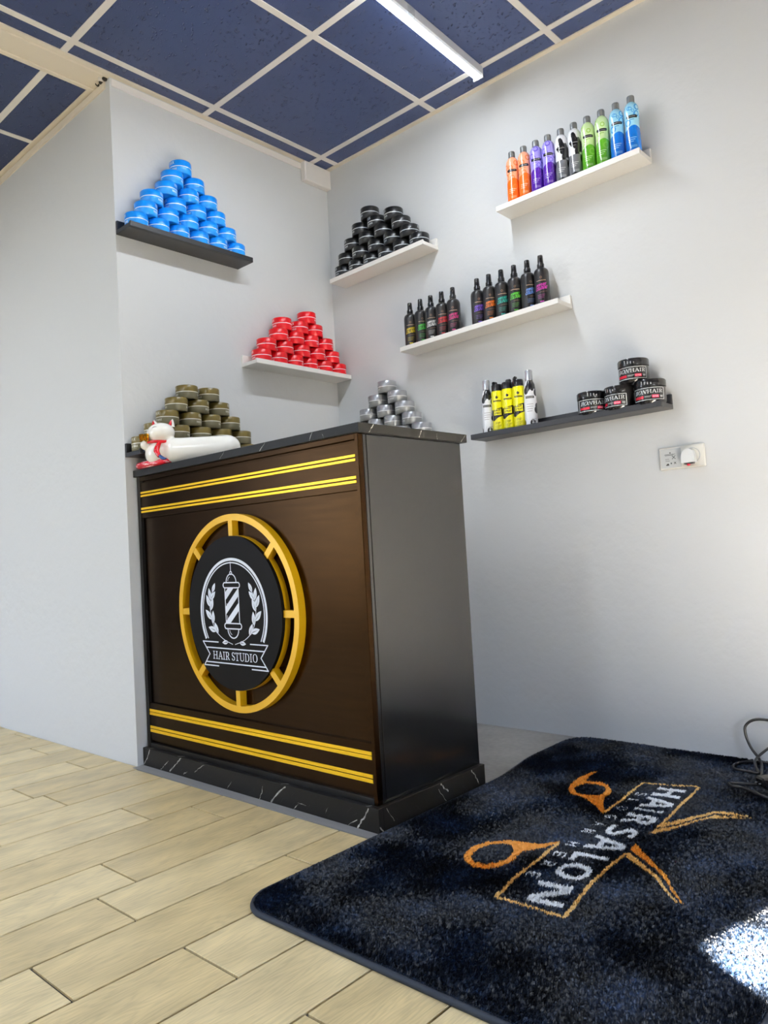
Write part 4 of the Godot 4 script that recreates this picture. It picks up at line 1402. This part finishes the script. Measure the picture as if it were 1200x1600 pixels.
	for e in [["H", 1.653, 0.437, 1.661, 0.514, 1.727, 0.424], ["A", 1.659, 0.527, 1.667, 0.609, 1.737, 0.518], ["I", 1.664, 0.621, 1.665, 0.643, 1.739, 0.614], ["R", 1.667, 0.672, 1.671, 0.740, 1.745, 0.664], ["S", 1.668, 0.768, 1.671, 0.832, 1.744, 0.764], ["A", 1.668, 0.847, 1.677, 0.941, 1.752, 0.84], ["L", 1.673, 0.97, 1.679, 1.016, 1.753, 0.958], ["O", 1.678, 1.025, 1.687, 1.110, 1.752, 1.018], ["N", 1.681, 1.144, 1.705, 1.239, 1.758, 1.137]]:
		put.call(e[0], sans_bold, Vector2(e[1], e[2]), Vector2(e[3], e[4]), Vector2(e[5], e[6]))
	var word := "SLOGANHERE"
	var cen := [[1.636, 0.519], [1.637, 0.578], [1.640, 0.648], [1.643, 0.722], [1.643, 0.786], [1.641, 0.841], [1.649, 0.937], [1.652, 1.005], [1.654, 1.06], [1.657, 1.13]]
	for i in 10:
		var q := Vector2(cen[i][0], cen[i][1])
		put.call(word[i], sans, q + Vector2(-0.0165, -0.0105), q + Vector2(-0.0145, 0.0125), q + Vector2(0.0135, -0.0135))
	# pile mesh: rows along z, edge rolled down, gentle brushed relief
	var t := thing("salon_rug", "dark navy plush rug printed with orange scissors and HAIR SALON", "rug", Vector3(X0, 0, 0))
	var hn := noise(210, 9.0, 3)
	var cl := noise(211, 75.0, 2)
	cl.domain_warp_enabled = true
	cl.domain_warp_amplitude = 0.03
	cl.domain_warp_frequency = 14.0
	var rad := 0.085
	var zs := []
	var nz := 390
	for j in nz + 1:
		zs.append(lerpf(za, zb, 0.5 - 0.5 * cos(PI * j / nz) if false else float(j) / nz))
	for q in [0.002, 0.005, 0.009, 0.014]:
		zs.append(za + q)
		zs.append(zb - q)
	zs.sort()
	var nx := 250
	var fr := []
	for i in nx + 1:
		fr.append(float(i) / nx)
	for q in [0.002, 0.005, 0.009]:
		fr.append(q)
		fr.append(1.0 - q)
	fr.sort()
	var verts := PackedVector3Array()
	var uvs := PackedVector2Array()
	for z in zs:
		var dz: float = maxf(0.0, rad - minf(z - za, zb - z))
		var cut := rad - sqrt(maxf(0.0, rad * rad - dz * dz))
		var xl := rug_left(z) + cut
		var xr := x1 - cut
		for f in fr:
			var x: float = lerpf(xl, xr, f)
			var e: float = minf(minf(x - xl, xr - x), minf(z - za, zb - z))
			var roll := clampf(e / 0.014, 0.0, 1.0)
			var h := 0.004 + 0.0085 * sqrt(1.0 - (1.0 - roll) * (1.0 - roll)) + (0.002 * hn.get_noise_2d(x, z) + 0.0042 * cl.get_noise_2d(x, z) * (0.55 + 0.9 * hn.get_noise_2d(x * 0.6 + 7.0, z * 0.6))) * roll
			verts.append(Vector3(x - X0, h, z))
			uvs.append(Vector2((x - X0) / 1.04, z / 1.6))
	var w := fr.size()
	var st := st_new()
	for i in verts.size():
		st.set_smooth_group(0)
		st.set_uv(uvs[i])
		st.add_vertex(verts[i])
	for j in zs.size() - 1:
		for i in w - 1:
			var a := j * w + i
			for q in [a, a + 1, a + w, a + 1, a + w + 1, a + w]:
				st.add_index(q)
	st.generate_normals()
	st.generate_tangents()
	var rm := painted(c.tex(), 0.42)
	rm.normal_enabled = true
	var pn := noise(220, 0.22, 2)
	pn.domain_warp_enabled = true
	pn.domain_warp_amplitude = 14.0
	pn.domain_warp_frequency = 0.012
	rm.normal_texture = normal_from(pn, 1040, 1600, 9.0)
	rm.normal_scale = 1.0
	rm.rim_enabled = true
	rm.rim = 0.07
	rm.metallic_specular = 0.2
	rm.rim_tint = 0.6
	part(st.commit(), rm, "pile", t)
	# plush fibres, brushed this way and that; each takes the colour of the print under it
	var blade := st_new()
	var pr := [[0.0, 0.0011], [0.0024, 0.0012], [0.0044, 0.0006]]
	for i in 2:
		var b0 := Vector3(-pr[i][1], pr[i][0], -0.0004 * i * i)
		var b1 := Vector3(pr[i][1], pr[i][0], -0.0004 * i * i)
		var b2 := Vector3(pr[i + 1][1], pr[i + 1][0], -0.0004 * (i + 1) * (i + 1))
		var b3 := Vector3(-pr[i + 1][1], pr[i + 1][0], -0.0004 * (i + 1) * (i + 1))
		quad3(blade, b0, b1, b2, b3, Vector3(0, 0.15 + 0.2 * i, 1).normalized())
	var ang := noise(230, 2.6, 3)
	var jit := noise(231, 85.0, 2)
	var rng := RandomNumberGenerator.new()
	rng.seed = 232
	var buf := PackedFloat32Array()
	var step := 0.0024
	var fz := za + 0.005
	var count := 0
	while fz < zb - 0.005:
		var dz: float = maxf(0.0, rad - minf(fz - za, zb - fz))
		var cut := rad - sqrt(maxf(0.0, rad * rad - dz * dz))
		var xl := rug_left(fz) + cut + 0.005
		var xr := x1 - cut - 0.005
		var x := xl + rng.randf() * step
		while x < xr:
			var px: float = x + rng.randf_range(-0.0012, 0.0012)
			var pz: float = fz + rng.randf_range(-0.0012, 0.0012)
			var e: float = minf(minf(x - xl, xr - x), minf(fz - za, zb - fz)) + 0.004
			var roll := clampf(e / 0.014, 0.0, 1.0)
			var h := 0.0037 + 0.0085 * sqrt(1.0 - (1.0 - roll) * (1.0 - roll)) + (0.002 * hn.get_noise_2d(x, fz) + 0.0042 * cl.get_noise_2d(x, fz) * (0.55 + 0.9 * hn.get_noise_2d(x * 0.6 + 7.0, fz * 0.6))) * roll
			var yaw := 2.4 + ang.get_noise_2d(px, pz) * 2.6 + jit.get_noise_2d(px, pz) * 1.7 + rng.randf_range(-0.3, 0.3)
			var lean := 0.72 + 0.45 * jit.get_noise_2d(px + 9.0, pz) + rng.randf_range(-0.15, 0.15)
			var bs := Basis(Vector3.UP, yaw) * Basis(Vector3.RIGHT, lean) * Basis.from_scale(Vector3.ONE * rng.randf_range(0.85, 1.15))
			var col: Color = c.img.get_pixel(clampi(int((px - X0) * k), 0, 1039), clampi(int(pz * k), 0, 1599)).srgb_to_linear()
			buf.append_array(PackedFloat32Array([bs.x.x, bs.y.x, bs.z.x, px - X0, bs.x.y, bs.y.y, bs.z.y, h, bs.x.z, bs.y.z, bs.z.z, pz, col.r, col.g, col.b, 1.0]))
			count += 1
			x += step
		fz += step
	var mm := MultiMesh.new()
	mm.transform_format = MultiMesh.TRANSFORM_3D
	mm.use_colors = true
	mm.mesh = blade.commit()
	mm.instance_count = count
	mm.buffer = buf
	var fm := mat(Color(1, 1, 1), 0.38)
	fm.vertex_color_use_as_albedo = true
	fm.metallic_specular = 0.5
	fm.cull_mode = BaseMaterial3D.CULL_DISABLED
	var fibres := MultiMeshInstance3D.new()
	fibres.name = "plush_fibres"
	fibres.multimesh = mm
	fibres.material_override = fm
	fibres.set_meta("kind", "stuff")
	t.add_child(fibres)
	# binding round the edge
	var line := []
	for q in 13:
		line.append(Vector3(lerpf(rug_left(za) + rad, x1 - rad, q / 12.0), 0.005, za))
	for a in 6:
		line.append(Vector3(x1 - rad + sin(PI / 2 * (a + 1) / 6.0) * rad, 0.005, za + rad - cos(PI / 2 * (a + 1) / 6.0) * rad))
	for q in 11:
		line.append(Vector3(x1, 0.005, lerpf(za + rad, zb - rad, (q + 1) / 12.0)))
	for a in 7:
		line.append(Vector3(x1 - rad + cos(PI / 2 * a / 6.0) * rad, 0.005, zb - rad + sin(PI / 2 * a / 6.0) * rad))
	for q in 11:
		line.append(Vector3(lerpf(x1 - rad, rug_left(zb) + rad, (q + 1) / 12.0), 0.005, zb))
	for a in 7:
		line.append(Vector3(rug_left(zb) + rad - sin(PI / 2 * a / 6.0) * rad, 0.005, zb - rad + cos(PI / 2 * a / 6.0) * rad))
	for q in 11:
		var z := lerpf(zb - rad, za + rad, (q + 1) / 12.0)
		line.append(Vector3(rug_left(z), 0.005, z))
	for a in 7:
		line.append(Vector3(rug_left(za) + rad - cos(PI / 2 * a / 6.0) * rad, 0.005, za + rad - sin(PI / 2 * a / 6.0) * rad))
	for i in line.size():
		line[i] = line[i] - Vector3(X0, 0, 0)
	part(tube(line, 0.0065, 8, 3), mat(Color(0.12, 0.16, 0.22), 0.6), "edge_binding", t)

# ------------------------------------------------------------------ cables on the rug
func build_cables() -> void:
	var y := 0.0215
	var c := thing("power_adapter", "black adapter with tangled black cables lying on the rug by the wall", "adapter", Vector3(1.88, 0, 0.27))
	var off := Vector3(1.88, 0, 0.27)
	var pts := [Vector3(1.95, 0.125, 0.03), Vector3(1.88, 0.14, 0.03), Vector3(1.841, 0.143, 0.03), Vector3(1.811, 0.142, 0.03), Vector3(1.788, 0.133, 0.031), Vector3(1.773, 0.116, 0.032), Vector3(1.772, 0.098, 0.034), Vector3(1.778, 0.074, 0.036), Vector3(1.791, 0.048, 0.04), Vector3(1.812, 0.026, 0.05), Vector3(1.83, y, 0.09), Vector3(1.848, y, 0.15), Vector3(1.868, y + 0.002, 0.225)]
	for i in pts.size():
		pts[i] -= off
	part(tube(pts, 0.0042, 8, 6), M.cable, "cord", c)
	pts = [Vector3(1.93, 0.10, 0.035), Vector3(1.86, 0.074, 0.035), Vector3(1.835, 0.055, 0.04), Vector3(1.813, 0.034, 0.055), Vector3(1.815, y + 0.009, 0.10), Vector3(1.835, y + 0.009, 0.16), Vector3(1.849, y, 0.186), Vector3(1.824, y, 0.184), Vector3(1.799, y, 0.182), Vector3(1.781, y, 0.176), Vector3(1.768, y, 0.155), Vector3(1.766, y, 0.125), Vector3(1.778, y, 0.096), Vector3(1.8, y, 0.079), Vector3(1.841, y, 0.07), Vector3(1.9, y, 0.085), Vector3(1.96, y, 0.11)]
	for i in pts.size():
		pts[i] -= off
	part(tube(pts, 0.0038, 8, 6), M.cable, "cord", c)
	pts = [Vector3(2.05, y, 0.45), Vector3(1.97, y, 0.42), Vector3(1.932, y, 0.394), Vector3(1.9, y, 0.371), Vector3(1.867, y, 0.349), Vector3(1.845, y, 0.339), Vector3(1.826, y, 0.339), Vector3(1.812, y, 0.330), Vector3(1.813, y, 0.316), Vector3(1.84, y, 0.305), Vector3(1.880, y, 0.289)]
	for i in pts.size():
		pts[i] -= off
	part(tube(pts, 0.0038, 8, 6), M.cable, "cord", c)
	var bx := part(box(Vector3(0, 0.0225, 0), Vector3(0.07, 0.048, 0.036), 0.005), M.black_gloss, "adapter_body", c, Vector3(-0.008, 0, 0.028), Vector3(0, 0.9, 0))
	part(boxes([[Vector3(-0.006, 0.03, 0.009), Vector3(0.0, 0.034, 0.012)], [Vector3(-0.006, 0.03, 0.024), Vector3(0.0, 0.034, 0.027)]], 0.0006), M.silver_cap, "pin", bx)

# ------------------------------------------------------------------ lucky cat on the counter
func build_cat(counter: Node3D) -> void:
	var base := Vector3(0.2, 1.0865, -0.05)
	var t := thing("lucky_cat_figurine", "white ceramic lucky cat lying on the counter, gold glasses and red scarf", "figurine", counter.transform * base, counter.rotation.y)
	var q := func(u: float, y: float, o: float) -> Vector3: return Vector3(u - 0.2, y - 1.0865, o + 0.05)
	var A: Vector3 = q.call(0.240, 1.132, -0.033)
	var B: Vector3 = q.call(0.412, 1.128, -0.125)
	var hd: Vector3 = q.call(0.180, 1.203, -0.002)
	var ch: Vector3 = q.call(0.150, 1.132, 0.0)
	var nk: Vector3 = q.call(0.178, 1.165, -0.01)
	var paw: Vector3 = q.call(0.132, 1.163, 0.034)
	var f := func(p: Vector3) -> float:
		var d := capsule(p, A, B, 0.0465, 0.0415)
		d = smin(d, egg(p, hd, Vector3(0.056, 0.036, 0.045)), 0.012)
		d = smin(d, egg(p, ch, Vector3(0.050, 0.045, 0.037)), 0.02)
		d = smin(d, capsule(p, nk, A, 0.03, 0.035), 0.015)
		d = smin(d, (p - paw).length() - 0.0175, 0.004)
		d = smin(d, capsule(p, ch, paw, 0.016, 0.013), 0.006)
		return maxf(d, 0.0005 - p.y)
	var ceramic := mat(Color(0.93, 0.915, 0.88), 0.16)
	part(nets(Vector3(-0.17, -0.004, -0.16), Vector3(0.28, 0.172, 0.118), 0.0042, f), ceramic, "cat_body", t)
	var redm := mat(Color(0.80, 0.07, 0.13), 0.25)
	for e in [[0.1500, 1.236, 0.0030, 0.25], [0.2100, 1.232, -0.0290, -0.35]]:
		var ear := part(lathe([Vector2(0.017, -0.006), Vector2(0.013, 0.004), Vector2(0.006, 0.014), Vector2(0.0015, 0.019), Vector2(0, 0.0195)], 14, 1.0, 0.55), ceramic, "ear", t, q.call(e[0], e[1], e[2]), Vector3(0, 0, e[3]))
		part(lathe([Vector2(0.011, -0.003), Vector2(0.008, 0.005), Vector2(0.003, 0.013), Vector2(0, 0.016)], 12, 1.0, 0.5), redm, "ear_inside", ear, Vector3(0, 0, 0.0055))
	# golden glasses
	var gm := mat(Color(0.86, 0.62, 0.10), 0.15, 0.8)
	var st := st_new()
	for s in [-0.018, 0.018]:
		ring3(st, Vector2(s, 0), 0.0095, 0.0145, -0.003, 0.004, 0, TAU, 20)
		prism(st, PackedVector2Array([Vector2(s - 0.014, 0.006), Vector2(s + 0.014, 0.006), Vector2(s + 0.015, 0.013), Vector2(s - 0.015, 0.013)]), -0.003, 0.0045)
	prism(st, PackedVector2Array([Vector2(-0.006, 0.002), Vector2(0.006, 0.002), Vector2(0.006, 0.007), Vector2(-0.006, 0.007)]), -0.002, 0.003)
	var gl := part(st.commit(), gm, "glasses_frame", t, q.call(0.1380, 1.189, 0.0410), Vector3(0.12, -0.12, -0.12))
	st = st_new()
	for s in [-0.018, 0.018]:
		ring3(st, Vector2(s, 0), 0.0, 0.0098, -0.002, 0.0015, 0, TAU, 20)
	part(st.commit(), mat(Color(0.78, 0.50, 0.06), 0.2, 0.5), "lens", gl)
	# brow and eye lines
	var lm := mat(Color(0.25, 0.24, 0.25), 0.4)
	part(tube([q.call(0.1860, 1.212, 0.0395), q.call(0.1960, 1.219, 0.0365), q.call(0.2090, 1.218, 0.0300), q.call(0.2180, 1.210, 0.0220), q.call(0.2120, 1.205, 0.0260)], 0.0009, 6, 4), lm, "eye_line", t)
	# red scarf with white dots, blue tip
	part(tube([q.call(0.1510, 1.171, 0.0320), q.call(0.1770, 1.170, 0.0320), q.call(0.2020, 1.168, 0.0230), q.call(0.2220, 1.166, 0.0030)], 0.0055, 8, 6), redm, "collar", t)
	var sc := part(tube([q.call(0.2120, 1.164, 0.0230), q.call(0.2120, 1.148, 0.0330), q.call(0.2180, 1.130, 0.0410), q.call(0.2320, 1.110, 0.0390)], 0.008, 8, 6, [0.006, 0.009, 0.010, 0.007]), redm, "scarf_tail", t)
	st = st_new()
	for e in [[0.2150, 1.152, 0.0405], [0.2100, 1.141, 0.0455], [0.2220, 1.134, 0.0485], [0.2220, 1.120, 0.0505], [0.2300, 1.118, 0.0475]]:
		st.append_from(lathe([Vector2(0, -0.0016), Vector2(0.0016, 0), Vector2(0, 0.0016)], 8), 0, Transform3D(Basis(), q.call(e[0], e[1], e[2])))
	part(st.commit(), ceramic, "dot_print", sc)
	part(tube([q.call(0.2320, 1.113, 0.0390), q.call(0.2470, 1.103, 0.0370), q.call(0.2670, 1.098, 0.0350)], 0.005, 8, 5, [0.005, 0.007, 0.002]), mat(Color(0.07, 0.25, 0.50), 0.3), "scarf_tip", t)
	var badge := part(lathe([Vector2(0, -0.002), Vector2(0.007, -0.001), Vector2(0.004, 0.006), Vector2(0, 0.009)], 10, 1, 0.3), mat(Color(0.12, 0.22, 0.42), 0.3), "blue_mark", t, q.call(0.1160, 1.144, 0.0310), Vector3(0, -0.7, 0))
	badge.scale = Vector3(1, 1, 0.6)
	# patterned cushion
	var cu := Canvas.new(256, 128, Color(0.80, 0.05, 0.16))
	var rng := RandomNumberGenerator.new()
	rng.seed = 61
	for i in 60:
		var p := Vector2(rng.randf() * 256, rng.randf() * 128)
		for k in 5:
			cu.disc(p + Vector2.from_angle(TAU * k / 5.0) * 4.0, 2.6, Color(0.94, 0.78, 0.82) if i % 3 else Color(0.95, 0.93, 0.92))
	part(lathe([Vector2(0, 0.0), Vector2(0.085, 0.0005), Vector2(0.1, 0.006), Vector2(0.102, 0.012), Vector2(0.096, 0.019), Vector2(0.07, 0.023), Vector2(0, 0.024)], 36, 1.0, 0.34), painted(cu.tex(), 0.35), "cushion", t, q.call(0.124, 1.0867, -0.004), Vector3(0, 0.1, 0))

func _ready() -> void:
	build_camera_and_light()
	make_materials()
	build_room()
	build_floor()
	build_ceiling()
	build_led("glowing white LED batten ending by the wall with the colourful bottles", Vector3(0.992, CEIL, 0.12), atan2(0.03, 0.63), 1.3)
	build_led("added unseen LED batten further into the shop, in line with the one above the counter", Vector3(1.0, CEIL, 2.1), 0.0, 1.3)  # battens from here down are unseen, added to fill the room with light
	build_led("added unseen LED batten towards the street, in line with the two above the counter", Vector3(1.0, CEIL, 3.5), 0.0, 1.3)
	build_led("added unseen LED batten beyond the cream beam, near the plain left wall", Vector3(-0.95, CEIL, 1.95), 0.0, 1.3)
	build_led("added unseen LED batten beyond the cream beam, near the street window", Vector3(-0.95, CEIL, 3.4), 0.0, 1.3)
	build_led("added unseen LED batten between the counter and the street window, beside the beam", Vector3(0.3, CEIL, 3.45), 0.0, 1.3)
	var counter := build_counter()
	build_shelves()
	build_rug()
	build_socket()
	build_cables()
	build_cat(counter)
